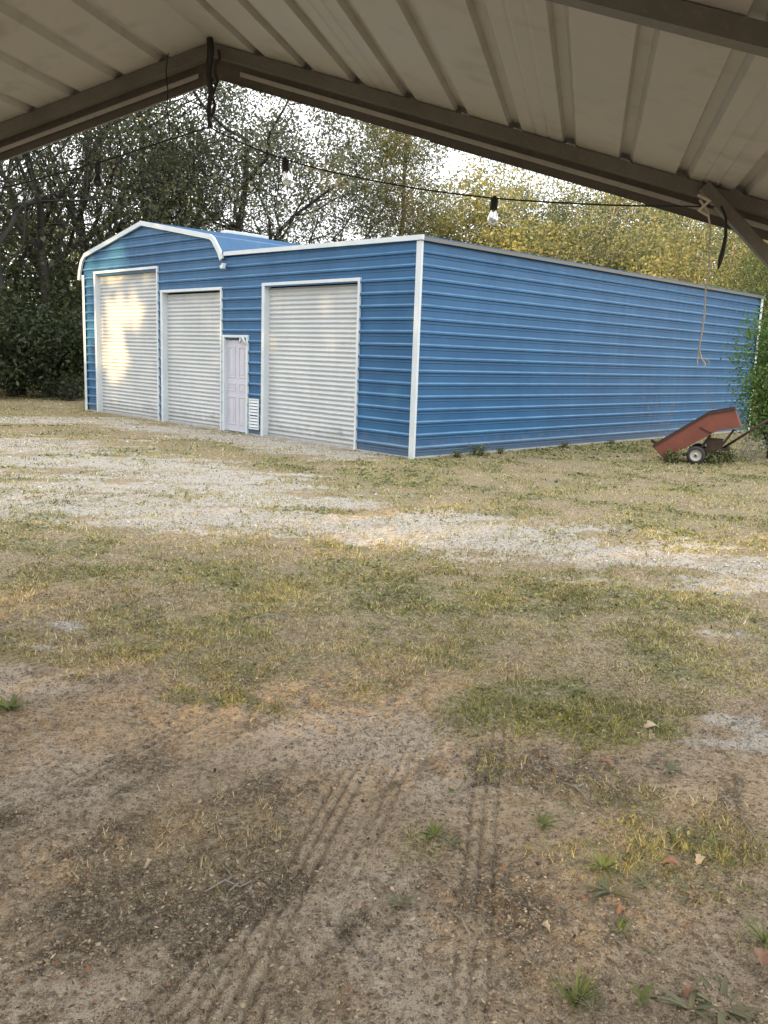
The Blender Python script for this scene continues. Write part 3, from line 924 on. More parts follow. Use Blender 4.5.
for i, yb in enumerate((4.515, 2.56, .97)):
    for sgn in (1, -1):
        m = MB()
        zt = lambda x: RH - SL * x - .004
        d = .062
        x0, x1 = 0.0, LEGX + .03
        vs = []
        for y in (yb, yb + .062):
            vs += [(sgn * x0, y, zt(x0) - d), (sgn * x1, y, zt(x1) - d), (sgn * x1, y, zt(x1)), (sgn * x0, y, zt(x0))]
        m.add(vs, [(0, 1, 2, 3), (7, 6, 5, 4), (0, 4, 5, 1), (3, 2, 6, 7), (1, 5, 6, 2), (0, 3, 7, 4)])
        m.build('rafter', M['galv'], car)
        m = MB()
        m.box(*sorted((sgn * (LEGX - .03), sgn * (LEGX + .032))), yb + .001, yb + .061, 0, zt(LEGX) - d - .002)
        m.build('leg', M['galv'], car)
        m = MB()
        m.bar((sgn * 2.50, yb - .034, zt(2.50) - .02), (sgn * (LEGX + .01), yb - .034, zt(2.50) - .76), .055, .062, (0, 1, 0))
        m.build('knee_brace', M['galv'], car, bevel=.004)
for sgn in (1, -1):  # pale strip added just below the end rafter
    m = MB()
    za, zb = RH - .088, RH - SL * XE - .088
    x0 = .12
    vs = []
    for y in (YB - .030, YB - .026):
        vs += [(sgn * x0, y, RH - SL * x0 - .112), (sgn * XE, y, zb - .024), (sgn * XE, y, zb), (sgn * x0, y, RH - SL * x0 - .088)]
    m.add(vs, [(0, 1, 2, 3), (7, 6, 5, 4), (0, 4, 5, 1), (3, 2, 6, 7)])
    m.build('pale_strip', M['pale_metal'], car)
# gable-end trim hanging below the last frame: lapped pieces
for sgn in (1, -1):
    m = MB()
    xs = [0.0, 1.15, 2.25, XE] if sgn > 0 else [0.0, .42, .92, 1.9, XE]
    for i, (xa, xb) in enumerate(zip(xs[:-1], xs[1:])):
        o = .003 * (i % 2)
        y = YB + .004 + o
        t = .152
        vs = []
        for yy in (y, y + .002):
            vs += [(sgn * xa, yy, RH - SL * xa - t), (sgn * xb + sgn * .02, yy, RH - SL * xb - t), (sgn * xb + sgn * .02, yy, RH - SL * xb + .04), (sgn * xa, yy, RH - SL * xa + .04)]
        m.add(vs, [(0, 1, 2, 3), (7, 6, 5, 4), (0, 4, 5, 1)])
        # return lip along the lower edge
        m.add([(sgn * xa, y, RH - SL * xa - t), (sgn * xb, y, RH - SL * xb - t), (sgn * xb, y - .028, RH - SL * xb - t - .004), (sgn * xa, y - .028, RH - SL * xa - t - .004)], [(0, 1, 2, 3)])
    m.build('gable_end_trim', M['fascia'], car)

def cpt(x, z, y=4.42):
    """carport point (lateral from ridge, height) to world"""
    p = LA * (R0 + x + .03) + AX * y
    return Vector((p[0], p[1], z))

# black cord bundle hanging from the ridge
m = MB()
pts = [cpt(0.0 + .006 * math.sin(i * 1.3), 3.385 - i * .0425, 4.43) for i in range(11)]
m.tube(pts, [.017, .02, .018, .016, .015, .014, .013, .012, .011, .011, .012], 8)
pts = [cpt(.045 - .004 * i + .012 * math.sin(i * 1.9), 3.33 - i * .037, 4.44) for i in range(11)]
m.tube(pts, .008, 6)
m.tube([cpt(-.012, 3.2, 4.42), cpt(.02, 3.19, 4.41), cpt(.03, 3.17, 4.43), cpt(-.015, 3.16, 4.43)], .006, 6)
tag(m.build('power_cord', M['black_cord'], None, smooth=True), 'black cord bundle hanging from the carport ridge', 'cord')

# string of light bulbs
sg = empty('string_light', tuple(cpt(0, 2.96)))
tag(sg, 'black string light wire with hanging bulbs strung under the carport gable', 'string light')
O = cpt(0, 2.96)
knots = [(-3.0, 2.50), (-2.3, 2.52), (-1.3, 2.655), (-.64, 2.79), (-.35, 2.865), (0, 2.955), (.18, 2.875), (.42, 2.79), (.7, 2.72), (1.1, 2.645), (1.5, 2.595), (1.9, 2.568), (2.2, 2.556), (2.52, 2.552)]
m = MB()
pts = []
for i in range(len(knots) - 1):
    for t in np.linspace(0, 1, 6, endpoint=False):
        p0, p1, p2, p3 = [np.array(knots[min(max(i + k, 0), len(knots) - 1)]) for k in (-1, 0, 1, 2)]
        q = .5 * (2 * p1 + (p2 - p0) * t + (2 * p0 - 5 * p1 + 4 * p2 - p3) * t * t + (3 * p1 - p0 - 3 * p2 + p3) * t ** 3) if knots[i][0] not in (-.35, 0) else p1 + (p2 - p1) * t
        pts.append(cpt(q[0], q[1]) - O)
pts.append(cpt(*knots[-1]) - O)
m.tube(pts, .0042, 6)
m.build('wire', M['black_cord'], sg, smooth=True)
for x, z, tilt in ((-.64, 2.79, .05), (.42, 2.79, -.12), (1.5, 2.595, .03), (-1.85, 2.57, .02)):
    c = cpt(x, z) - O
    m = MB(); m.lathe((0, 0, 0), [(.004, .012), (.010, .010), (.012, 0), (.018, -.008), (.0195, -.02), (.019, -.052), (.0165, -.056), (.0, -.056)], 12)
    gm = M['glass_dark'] if x < 0 else M['glass']
    s_ = m.build('bulb_socket', M['black_cord'], sg, smooth=True)
    s_.location = c; s_.rotation_euler = (0, tilt, 0)
    m = MB(); m.lathe((0, 0, 0), [(.0125, -.053), (.0135, -.062), (.020, -.076), (.0265, -.092), (.0275, -.104), (.023, -.117), (.013, -.125), (.0, -.128)], 16)
    m.build('bulb', gm, s_, smooth=True)
    m = MB(); m.tube([(0, 0, -.06), (.002, 0, -.085), (-.004, 0, -.098), (.006, 0, -.104)], .0022, 5)
    m.build('filament_stem', M['steel'], s_)

# thin wire dangling left of the ridge, frayed cord by the brace
m = MB()
m.tube([cpt(-.24, 3.33, 4.45), cpt(-.25, 3.24, 4.44), cpt(-.235, 3.15, 4.43), cpt(-.24, 3.05, 4.43), cpt(-.225, 2.94, 4.43)], .0035, 5)
tag(m.build('dangling_wire', M['black_cord']), 'thin dark wire dangling left of the carport ridge', 'wire')
m = MB()
xs = [(2.50, 2.58), (2.54, 2.53), (2.56, 2.45), (2.56, 2.36), (2.575, 2.27), (2.565, 2.18), (2.57, 2.05), (2.565, 1.96), (2.56, 1.90)]
m.tube([cpt(x - .05, z, 4.40) for x, z in xs], [.007, .005, .0042, .0045, .004, .004, .004, .0042, .004], 6)
m.tube([cpt(2.510, 1.90, 4.40), cpt(2.525, 1.86, 4.40), cpt(2.545, 1.835, 4.40), cpt(2.540, 1.815, 4.40)], [.006, .005, .004, .002], 5)
m.tube([cpt(2.510, 1.90, 4.40), cpt(2.508, 1.85, 4.39), cpt(2.513, 1.81, 4.40)], [.004, .003, .002], 5)
m.tube([cpt(2.527, 1.855, 4.40), cpt(2.555, 1.855, 4.40), cpt(2.565, 1.84, 4.40)], [.004, .003, .002], 5)
m.tube([cpt(2.440, 2.60, 4.39), cpt(2.490, 2.57, 4.38), cpt(2.450, 2.53, 4.39), cpt(2.495, 2.51, 4.40)], [.009, .011, .009, .008], 6)
tag(m.build('frayed_cord', M['rope'], None, smooth=True), 'long pale frayed cord hanging from the carport brace', 'cord')
m = MB()
m.tube([cpt(2.545, 2.55, 4.39), cpt(2.57, 2.50, 4.39), cpt(2.578, 2.42, 4.39), cpt(2.572, 2.35, 4.39), cpt(2.565, 2.31, 4.39), cpt(2.56, 2.27, 4.39)], [.006, .007, .008, .011, .012, .004], 7)
tag(m.build('cable_end', M['black_cord'], None, smooth=True), 'short black cable end with plug hanging beside the frayed cord', 'cable')

# ------------------------------------------------------------------ the tipped dump cart
cx, cy = G(695, 464)
cart = empty('dump_cart', (cx, cy, float(height(np.array([cx]), np.array([cy]))[0])), R(-23))
tag(cart, 'rusty red dump cart tipped on its nose beside the blue wall', 'cart')
W_ = .72
side = [(-.80, .27), (.155, .96), (.60, 1.06), (.73, .75), (.325, .645), (-.57, .05)]
m = MB()
t = .012
def panel(m, poly, y0, y1): m.prism(poly, y0, y1)
panel(m, side, 0, t); panel(m, side, W_ - t, W_)
def plate(m, a, b, th, y0=t, y1=None):
    y1 = y1 if y1 is not None else W_ - t
    dx, dz = b[0] - a[0], b[1] - a[1]; L = math.hypot(dx, dz)
    nx_, nz_ = -dz / L * th, dx / L * th
    m.prism([a, b, (b[0] + nx_, b[1] + nz_), (a[0] + nx_, a[1] + nz_)], y0, y1)
plate(m, side[5], side[4], t); plate(m, side[4], side[3], t); plate(m, side[3], side[2], t)
tub = m.build('tub', M['rust'], cart)
m = MB()
for y in (-.012, W_ - .012):
    m.bar((-.80, y + .012, .275), (.155, y + .012, .965), .05, .028, (0, 1, 0)); m.bar((.155, y + .012, .965), (.60, y + .012, 1.065), .05, .028, (0, 1, 0))
m.bar((.60, 0, 1.065), (.60, W_, 1.065), .03, .03); m.bar((-.80, W_ - .1, .29), (-.90, W_ - .06, .335), .03, .06)
m.build('rim', M['rust_dark'], tub)
m = MB()
m.bar((.02, -.004, .70), (.24, -.004, .60), .018, .04, (0, 1, 0))
tag(m.build('side_dent', M['rust_dark'], tub), 'dark crease across the side')
def wheel(y, x=0.0):
    m = MB(); m.lathe((x, y, .17), [(.105, -.045), (.135, -.055), (.16, -.045), (.17, -.02), (.17, .02), (.16, .045), (.135, .055), (.105, .045)], 28, 'y')
    w_ = m.build('wheel', M['dark'], cart, smooth=True)
    m = MB(); m.lathe((x, y, .17), [(.0, -.035), (.028, -.04), (.032, -.02), (.07, -.012), (.078, -.03), (.104, -.04), (.107, -.046), (.112, -.040), (.108, .04), (.0, .03)], 24, 'y')
    m.build('rim', M['pale_metal'], w_, smooth=True)
    m = MB(); m.lathe((x, y, .17), [(.0, -.06), (.018, -.058), (.022, -.03)], 12, 'y'); m.build('hub', M['dark'], w_, smooth=True)
wheel(-.02); wheel(W_ + .02)
m = MB()
m.bar((0, -.02, .17), (0, W_ + .02, .17), .035, .035)
m.bar((0, .2, .17), (.2, .2, .52), .05, .05, (0, 1, 0)); m.bar((0, W_ - .2, .17), (.2, W_ - .2, .52), .05, .05, (0, 1, 0))
m.bar((-.15, .2, .25), (.56, .2, .30), .05, .06, (0, 1, 0)); m.bar((-.15, W_ - .2, .25), (.56, W_ - .2, .30), .05, .06, (0, 1, 0))
m.bar((.38, .2, .28), (.62, .2, .68), .045, .045, (0, 1, 0)); m.bar((.56, .12, .06), (.56, .12, .34), .06, .07); m.bar((.55, .15, .3), (.55, W_ - .15, .3), .06, .06)
m.box(.16, .44, .16, W_ - .16, .20, .47); m.bar((-.25, .1, .14), (.02, .12, .22), .05, .05, (0, 1, 0))
m.build('undercarriage', M['rust_dark'], cart)
m = MB()
m.tube([(.45, .41, .30), (.95, .41, .70), (1.36, .41, 1.02)], .024, 8)
m.tube([(1.36, .22, 1.02), (1.36, .60, 1.02)], .018, 8)
m.build('tow_bar', M['rust_dark'], cart, smooth=True)

# ------------------------------------------------------------------ trees
def leaf_mesh(name, P, size, rs, aspect=.6, droop=0.0, spread=1.0):
    """one small diamond face per point of P"""
    k = len(P)
    n = rs.normal(size=(k, 3)); n[:, 2] = np.abs(n[:, 2]) * spread + .1
    n /= np.linalg.norm(n, axis=1)[:, None]
    r = rs.normal(size=(k, 3))
    a = np.cross(n, r); a /= np.linalg.norm(a, axis=1)[:, None]
    a[:, 2] -= droop; a /= np.linalg.norm(a, axis=1)[:, None]
    b = np.cross(n, a)
    L = (size * (.55 + .9 * rs.random(k)))[:, None]
    V = np.stack([P - a * L * .5, P + b * L * aspect * .5, P + a * L * .5, P - b * L * aspect * .5], 1).reshape(-1, 3)
    F = np.arange(4 * k).reshape(-1, 4)
    c = np.repeat(rs.random(k)[:, None], 4, axis=0) * np.ones((1, 3))
    return np_mesh(name, V, F, c)

def grow(seed, h, style):
    rs = np.random.default_rng(seed)
    m = MB(); tips = []
    def limb(p, d, L, rad, lev, maxlev):
        n = 6 if lev < 2 else 4
        pts = [p.copy()]; rr = [rad]
        q = p.copy(); dd = d.copy()
        wob = .16 + .08 * lev
        for i in range(n):
            dd = dd + rs.normal(0, wob, 3)
            dd[2] += (.06 if style != 'pine' else .0) if lev > 0 else .25
            dd /= np.linalg.norm(dd)
            q = q + dd * L / n
            pts.append(q.copy()); rr.append(rad * (1 - .62 * (i + 1) / n))
            if lev >= maxlev - 1: tips.append((q.copy(), lev))
            if lev < maxlev and i >= (2 if lev == 0 else 1):
                for _ in range(rs.integers(1, 3) if lev < 3 else 1):
                    side = np.cross(dd, rs.normal(size=3)); side /= np.linalg.norm(side)
                    nd = dd * .45 + side * .9; nd[2] += .15; nd /= np.linalg.norm(nd)
                    limb(q, nd, L * rs.uniform(.48, .72), rr[-1] * rs.uniform(.5, .75), lev + 1, maxlev)
        m.tube([tuple(x) for x in pts], rr, 8 if lev == 0 else (5 if lev == 1 else 3), cap=False)
        tips.append((q.copy(), lev))
    if style == 'oak':
        limb(np.array([0, 0, -.1]), np.array([rs.normal(0, .1), rs.normal(0, .1), 1.0]), h * .42, h * .024, 0, 4)
        for k in range(4):
            a = k * 1.57 + rs.uniform(-.5, .5)
            limb(np.array([0, 0, h * rs.uniform(.13, .3)]), np.array([math.cos(a) * .8, math.sin(a) * .8, .75]), h * .5, h * .014, 1, 4)
    elif style == 'tall':
        limb(np.array([0, 0, -.1]), np.array([rs.normal(0, .06), rs.normal(0, .06), 1.0]), h * .72, h * .017, 0, 4)
    else:                                            # pine
        pts = []; q = np.array([0., 0., -.1])
        for i in range(9):
            pts.append(q.copy()); q = q + np.array([rs.normal(0, .09), rs.normal(0, .09), h / 8.2])
        m.tube([tuple(x) for x in pts], [h * .013 * (1 - .09 * i) for i in range(9)], 8, cap=False)
        for k in range(44):
            t = rs.uniform(.36, 1.0); z = t * h * .97
            i = min(int(t * 8), 7); base = pts[i] + (pts[i + 1] - pts[i]) * (t * 8 - i)
            a = rs.uniform(0, 6.283); L = (.9 + 3.4 * (1 - t) ** .5 * rs.uniform(.5, 1.1)) * h / 13
            d = np.array([math.cos(a), math.sin(a), rs.uniform(.1, .6)])
            limb(base, d / np.linalg.norm(d), L, .035, 2, 4)
    return m, tips, rs

def tree_proto(seed, h, style, leaf, total, sigma, size, name='tree', bark='bark', moss=0, aspect=.55):
    m, tips, rs = grow(seed, h, style)
    T = np.array([t[0] for t in tips])
    per = max(2, int(total / len(T)))
    print(name, len(T), per)
    P = np.repeat(T, per, axis=0)
    # loose clumps, each a bit flattened, thinned at random so that some twigs stay bare
    clump = np.repeat(rs.random(len(T)), per)
    sg_ = np.repeat(sigma * (.5 + .9 * rs.random(len(T))), per)[:, None]
    P = P + rs.normal(size=P.shape) * sg_ * np.array([1, 1, .62])
    P = P[(clump > .12) & (P[:, 2] > .6)]
    me_t = bpy.data.meshes.new(name + '_trunk'); me_t.from_pydata(m.v, [], m.f)
    me_t.polygons.foreach_set('use_smooth', [True] * len(me_t.polygons)); me_t.materials.append(M[bark])
    me_c = leaf_mesh(name + '_crown', P, size, rs, aspect, .1); me_c.materials.append(M[leaf])
    me_m = None
    if moss:
        sel = T[rs.random(len(T)) < moss]
        Q = np.repeat(sel, 5, axis=0) + rs.normal(0, .18, (len(sel) * 5, 3))
        k = len(Q); L = rs.uniform(.3, .8, k); wd = rs.uniform(.02, .05, k); a = rs.random(k) * 6.283
        w3 = np.stack([np.cos(a) * wd, np.sin(a) * wd, 0 * wd], -1)
        dn = np.stack([rs.normal(0, .06, k), rs.normal(0, .06, k), -L], -1)
        V = np.stack([Q - w3 * .5, Q + w3 * .5, Q + dn * .6 + w3 * .6, Q + dn, Q + dn * .6 - w3 * .6], 1).reshape(-1, 3)
        me_m = np_mesh(name + '_moss', V, np.arange(5 * k).reshape(-1, 5), np.repeat(rs.random(k)[:, None], 5, axis=0) * np.ones((1, 3)))
        me_m.materials.append(M['moss'])
    return me_t, me_c, me_m

def place_tree(proto, name, px, dist, rot, scale, label, cat='tree', group=None, lean=(0, 0)):
    x, y = at(px, dist)
    o = empty(name, (x, y, 0), rot)
    o.rotation_euler = (lean[0], lean[1], rot)
    o.scale = scale if hasattr(scale, '__len__') else (scale,) * 3
    tag(o, label, cat, group)
    link_mesh('trunk', proto[0], None, o)
    link_mesh('crown', proto[1], None, o)
    if proto[2] is not None: link_mesh('hanging_moss', proto[2], None, o)
    return o

oakA = tree_proto(11, 15, 'oak', 'oak', 34000, .30, .14, 'oak')
oakT = tree_proto(19, 14, 'tall', 'oak', 17000, .28, .13, 'oak')
oakB = tree_proto(23, 15, 'oak', 'oak', 17000, .30, .14, 'oak')
greyC = tree_proto(37, 14, 'tall', 'oak_grey', 38000, .30, .13, 'grey_oak')
thinD = tree_proto(41, 12, 'tall', 'oak_grey', 24000, .30, .125, 'thin_tree')
pineE = tree_proto(53, 13.5, 'pine', 'pine', 30000, .24, .13, 'pine', 'bark_pine', aspect=.35)
goldF = tree_proto(67, 11, 'oak', 'gold', 60000, .34, .135, 'golden', 'bark_pale')
mixG = tree_proto(71, 11, 'oak', 'mixed', 56000, .36, .135, 'mixed', 'bark_pale')
mixH = tree_proto(83, 12, 'tall', 'mixed', 54000, .36, .135, 'mixed', 'bark_pale')
greenI = tree_proto(97, 9, 'oak', 'deepgreen', 30000, .32, .13, 'green')

place_tree(oakT, 'oak_tree', 9, 32.5, .4, (1.0, 1.0, 1.0), 'dark upright oak at the left edge of the picture')
place_tree(oakT, 'oak_tree', 47, 35.5, 2.6, (.9, .9, 1.05), 'slim upright dark oak between the left edge and the garage', lean=(0, .03))
place_tree(oakT, 'oak_tree', 78, 40, 4.4, (1.0, 1.0, 1.1), 'upright dark oak whose trunk stands just left of the garage corner')
place_tree(oakB, 'oak_tree', 62, 46, 2.0, 1.0, 'wide dark oak filling the gap behind the upright oaks at left')
place_tree(oakB, 'oak_tree', 138, 43, 4.1, (1.05, 1.05, 1.1), 'dark oak with bare forking limbs behind the garage gable peak')
place_tree(oakA, 'oak_tree', -45, 38, 3.3, 1.1, 'dark oak whose branches reach in at the far left above the yard')
place_tree(greyC, 'oak_tree', 222, 42, 1.1, (1.15, 1.15, 1.12), 'tall grey-green oak rising under the carport ridge')
place_tree(thinD, 'thin_tree', 285, 45, .6, 1.0, 'thin twiggy grey tree behind the hanging light bulb')
place_tree(thinD, 'thin_tree', 330, 49, 2.9, .95, 'thin twiggy grey tree just left of the tall pine')
place_tree(pineE, 'pine_tree', 393, 41, 0, (1.05, 1.05, 1.0), 'airy pine with straight trunk standing alone against white sky')
place_tree(thinD, 'thin_tree', 440, 52, 4.4, .82, 'thin low grey tree in the bright gap right of the pine')
place_tree(goldF, 'golden_tree', 508, 43, .9, (1.2, 1.2, 1.12), 'golden yellow sunlit tree above the garage corner', group=None)
place_tree(mixH, 'autumn_tree', 575, 47, 2.2, .92, 'olive green tree just right of the golden yellow tree')
place_tree(mixG, 'autumn_tree', 632, 44, 3.0, .90, 'yellowish green bushy tree above the middle of the long blue wall')
place_tree(mixH, 'autumn_tree', 672, 52, 5.0, 1.0, 'tall olive tree behind the long blue wall, left of the frayed cord')
place_tree(goldF, 'golden_tree', 705, 42, 4.0, .72, 'low pale gold tree behind the frayed cord and knee brace')
place_tree(greenI, 'green_tree', 752, 33, 1.0, .72, 'bright green tree behind the far end of the blue wall')
place_tree(mixG, 'autumn_tree', 820, 38, 1.7, 1.0, 'sunlit tree beyond the right edge of the carport brace')

# a far-off wood closing the view behind the nearer trees
def far_wood():
    rs = np.random.default_rng(5)
    n = 110000
    px = rs.uniform(-500, 1300, n)
    d = rs.uniform(56, 70, n)
    hmax = np.interp(px, [-500, 60, 130, 260, 330, 450, 520, 640, 1300], [13, 10, 5, 5.5, 5.5, 5.5, 9.5, 10, 11]) + 2.5 * (fbm(px * .02, d * .1, 3, 3) - .5)
    z = hmax * rs.random(n) ** .8
    keep = fbm(px * .03, z * .9 + d * .3, 9, 3) > .40
    ang = np.arctan((px - 384) / FPX)
    P = np.stack([np.sin(ang) * d, np.cos(ang) * d, z], -1)[keep]
    return leaf_mesh('far_wood', P, .36, rs, .6, .1)
tag(link_mesh('far_wood', far_wood(), M['mixed']), 'far-off thin wood behind the garage', 'wood', kind='stuff')

def bush_proto(seed, h, r, leaf, n, size, stems=7, bark='bark'):
    rs = np.random.default_rng(seed)
    m = MB(); tips = []
    for k in range(stems):
        a = rs.uniform(0, 6.283); t = rs.uniform(.15, .75)
        p = np.array([math.cos(a) * .08, math.sin(a) * .08, -.05]); q = np.array([math.cos(a) * r * t, math.sin(a) * r * t, h * rs.uniform(.6, .95)])
        pts = [p + (q - p) * s + np.array([rs.normal(0, .04), rs.normal(0, .04), .12 * h * s * (1 - s)]) for s in np.linspace(0, 1, 5)]
        m.tube([tuple(x) for x in pts], [.02, .016, .012, .009, .005], 5, cap=False)
        tips += pts[1:]
        for s in pts[1:]:
            for _ in range(3):
                e = s + np.array([rs.normal(0, r * .3), rs.normal(0, r * .3), abs(rs.normal(0, h * .12))])
                m.tube([tuple(s), tuple((s + e) / 2 + rs.normal(0, .02, 3)), tuple(e)], [.007, .005, .003], 3, cap=False)
                tips.append(e)
    T = np.array(tips)
    P = T[rs.integers(0, len(T), n)] + rs.normal(0, r * .19, (n, 3))
    P = P[P[:, 2] > .03]
    me_t = bpy.data.meshes.new('bush_stems'); me_t.from_pydata(m.v, [], m.f); me_t.materials.append(M[bark])
    me_c = None
    if n:
        me_c = leaf_mesh('bush_leaves', P, size, rs, .5, .2); me_c.materials.append(M[leaf])
    return me_t, me_c

def place_bush(pr, name, x, y, rot, sc, label, cat='bush', group=None):
    o = empty(name, (x, y, 0), rot); o.scale = (sc,) * 3 if not hasattr(sc, '__len__') else sc
    tag(o, label, cat, group)
    link_mesh('stems', pr[0], None, o)
    if pr[1] is not None: link_mesh('foliage', pr[1], None, o)
    return o
bb = bush_proto(3, 2.6, .85, 'bush', 12000, .075, 16)
x, y = at(781, 19.6)
place_bush(bb, 'green_bush', x, y, .5, (1, 1, 1), 'bright green leafy bush at the right edge by the dump cart')
ub = bush_proto(8, 2.8, 1.7, 'under', 4200, .15, 12)
for i, (px, d, sc, lb) in enumerate(((-20, 31, 1.05, 'dark undergrowth shrub at the left edge of the yard'), (18, 33.5, 1.2, 'tall dark shrub between the leaning oak and the garage'),
                                 (52, 32, 1.0, 'dark shrub left of the garage, mid way to the picture edge'), (76, 33, .9, 'dark green shrub right against the left end of the garage'),
                                 (-60, 34, 1.4, 'big dark shrub beyond the left edge'), (40, 37, 1.7, 'tallest dark shrub, standing behind the others left of the garage'))):
    x, y = at(px, d)
    place_bush(ub, 'shrub', x, y, i * 1.3, sc, lb, 'shrub', 'dark shrubs under the oaks left of the garage')
lowb = bush_proto(12, .42, .5, 'under', 900, .06, 7)
x, y = at(66, 30.5)
place_bush(lowb, 'low_shrub', x, y, 0, (2.2, 1.6, 1.9), 'low green plants at the foot of the dark shrubs left of the garage', 'shrub')

def twig_plant(name, x, y, h, n, spread, label, mat, seed, lean=0.0, r=.006):
    rs = np.random.default_rng(seed)
    m = MB()
    for k in range(n):
        a = rs.uniform(0, 6.283); e = rs.uniform(.2, 1) * spread
        p = np.array([rs.normal(0, .05), rs.normal(0, .05), -.02]); q = np.array([math.cos(a) * e + lean, math.sin(a) * e, h * rs.uniform(.55, 1)])
        pts = [p + (q - p) * s + rs.normal(0, .02, 3) for s in np.linspace(0, 1, 6)]
        m.tube([tuple(v) for v in pts], [r * (1 - .15 * i) for i in range(6)], 4, cap=False)
        for s in pts[2:]:
            for _ in range(2):
                e2 = s + np.array([rs.normal(0, .12), rs.normal(0, .12), abs(rs.normal(0, .14))]) * (h / 1.2)
                m.tube([tuple(s), tuple(e2)], [r * .5, r * .25], 3, cap=False)
    o = m.build(name, mat); o.location = (x, y, 0)
    return tag(o, label, 'plant')
x, y = G(662, 447); twig_plant('bare_sapling', x, y, 1.35, 5, .45, 'thin leafless sapling in front of the long blue wall behind the cart', M['stick'], 4, -.15, .005)
x, y = G(708, 446); twig_plant('bare_sapling', x, y, 1.6, 4, .35, 'thin leafless sapling against the wall above the cart tub', M['stick'], 6, 0, .005)
x, y = G(752, 462); twig_plant('bare_shrub', x, y, .75, 15, .55, 'tangled grey leafless shrub right of the cart', M['stick'], 9, .1, .005)
x, y = G(742, 455); twig_plant('bare_shrub', x, y, 1.0, 9, .45, 'taller leafless shrub between the cart and the green bush', M['stick'], 14, .35, .006)

# weeds along the foot of the wall
wl = bush_proto(21, .28, .3, 'weed', 260, .06, 7)
for i, (v, sc) in enumerate(((.9, .8), (1.5, 1.2), (2.2, .7), (4.4, .8), (6.3, .6))):
    p = BC + SD * v - FD * .28
    place_bush(wl, 'weed', p[0], p[1], i * 2.1, sc * .55, ['small weed nearest the white corner of the garage', 'largest weed at the foot of the long blue wall near the corner', 'third weed from the white corner along the long blue wall', 'lone weed about a third of the way along the long blue wall', 'smallest weed at the middle of the long blue wall'][i], 'weed', 'weeds along the foot of the long blue wall')

for i, (px, py, sc, lb) in enumerate(((672, 463, .8, 'low weed under the lowered nose of the dump cart'), (712, 464, .9, 'weed just right of the cart wheel'), (728, 462, .7, 'small weed beneath the cart tow bar'))):
    x, y = G(px, py)
    place_bush(wl, 'weed', x, y, i * 1.7 + .4, sc, lb, 'weed', 'weeds around the dump cart')

# ------------------------------------------------------------------ weeds, leaves and sticks in the foreground
def tuft(name, px, py, n, L, wd, up, mat, label, seed, cat='weed', group='weeds on the bare foreground soil'):
    rs = np.random.default_rng(seed)
    V, F, C = [], [], []
    L, wd = L * 1.3, wd * 1.15
    for k in range(n):
        a = rs.uniform(0, 6.283); l = L * rs.uniform(.55, 1.1); u = up * rs.uniform(.5, 1.2)
        dx, dy = math.cos(a), math.sin(a); sx, sy = -dy, dx
        b = len(V); sh = rs.random(); w0 = wd * rs.uniform(.7, 1.2)
        r0 = rs.uniform(0, .012)
        for i, s in enumerate((0, .3, .6, .85, 1.0)):
            rr = r0 + l * (s * math.cos(u) * (.7 + .3 * s)); z = l * math.sin(u) * (s - .45 * s * s * (1.2 - .5 * u))
            ww = w0 * (.55, 1, .95, .6, .05)[i] / 2
            V += [(dx * rr + sx * ww, dy * rr + sy * ww, z), (dx * rr, dy * rr, z - ww * .35), (dx * rr - sx * ww, dy * rr - sy * ww, z)]
            C += [(sh,) * 3] * 3
        for i in range(4):
            for j in (0, 1):
                F.append((b + 3 * i + j, b + 3 * i + j + 1, b + 3 * i + j + 4, b + 3 * i + j + 3))
    me = np_mesh(name, np.array(V), np.array(F), np.array(C), True)
    o = link_mesh(name, me, mat)
    x, y = G(px, py)
    o.location = (x, y, float(height(np.array([x]), np.array([y]))[0]) - .002)
    return tag(o, label, cat, group)
WE, WG = M['weed'], M['weed_grey']
tuft('grass_tuft', 575, 1003, 46, .105, .0045, 1.15, WE, 'upright grass tuft at the bottom edge, right of centre', 1)
tuft('grass_tuft', 592, 1012, 22, .06, .004, .7, WG, 'short dull grass tuft at the foot of the upright grass tuft', 2)
tuft('broadleaf_weed', 722, 1008, 15, .10, .016, .45, WG, 'broad grey-green weed in the bottom right corner', 3)
tuft('broadleaf_weed', 690, 1014, 11, .085, .013, .5, WG, 'lower of the two broad weeds near the bottom right corner', 4)
tuft('grass_tuft', 765, 945, 22, .085, .006, .9, WE, 'yellow-green grass tuft cut by the right edge of the picture', 5)
tuft('broadleaf_weed', 603, 868, 15, .075, .012, .8, WE, 'light green weed standing right of centre in the foreground', 6)
tuft('broadleaf_weed', 611, 893, 15, .10, .012, .5, WG, 'spreading weed just below the light green foreground weed', 7)
tuft('rosette_weed', 648, 886, 13, .065, .009, .45, WG, 'star shaped grey rosette weed right of the spreading weed', 8)
tuft('rosette_weed', 692, 894, 11, .06, .010, .4, WG, 'small rosette weed farthest right on the brown soil', 9)
tuft('broadleaf_weed', 434, 836, 18, .065, .011, .75, WE, 'light green weed beside the tyre track at the centre', 10)
tuft('broadleaf_weed', 452, 842, 11, .05, .010, .4, WG, 'dull low weed touching the central light green weed', 11)
tuft('grass_tuft', 542, 824, 22, .065, .006, .6, WE, 'loose grass tuft between the green patch and the spreading weed', 12)
tuft('rosette_weed', 459, 790, 13, .05, .011, .45, WE, 'small green rosette on the pale sand below the green patch', 13)
tuft('rosette_weed', 668, 770, 12, .07, .012, .35, WG, 'pale rosette weed right of the green patch', 14)
tuft('broadleaf_weed', 10, 708, 28, .10, .014, .7, WE, 'dark green leafy weed at the left edge on the sand', 15)
tuft('grass_tuft', 618, 930, 16, .05, .005, .6, WE, 'tiny grass tuft below the spreading weed', 16)
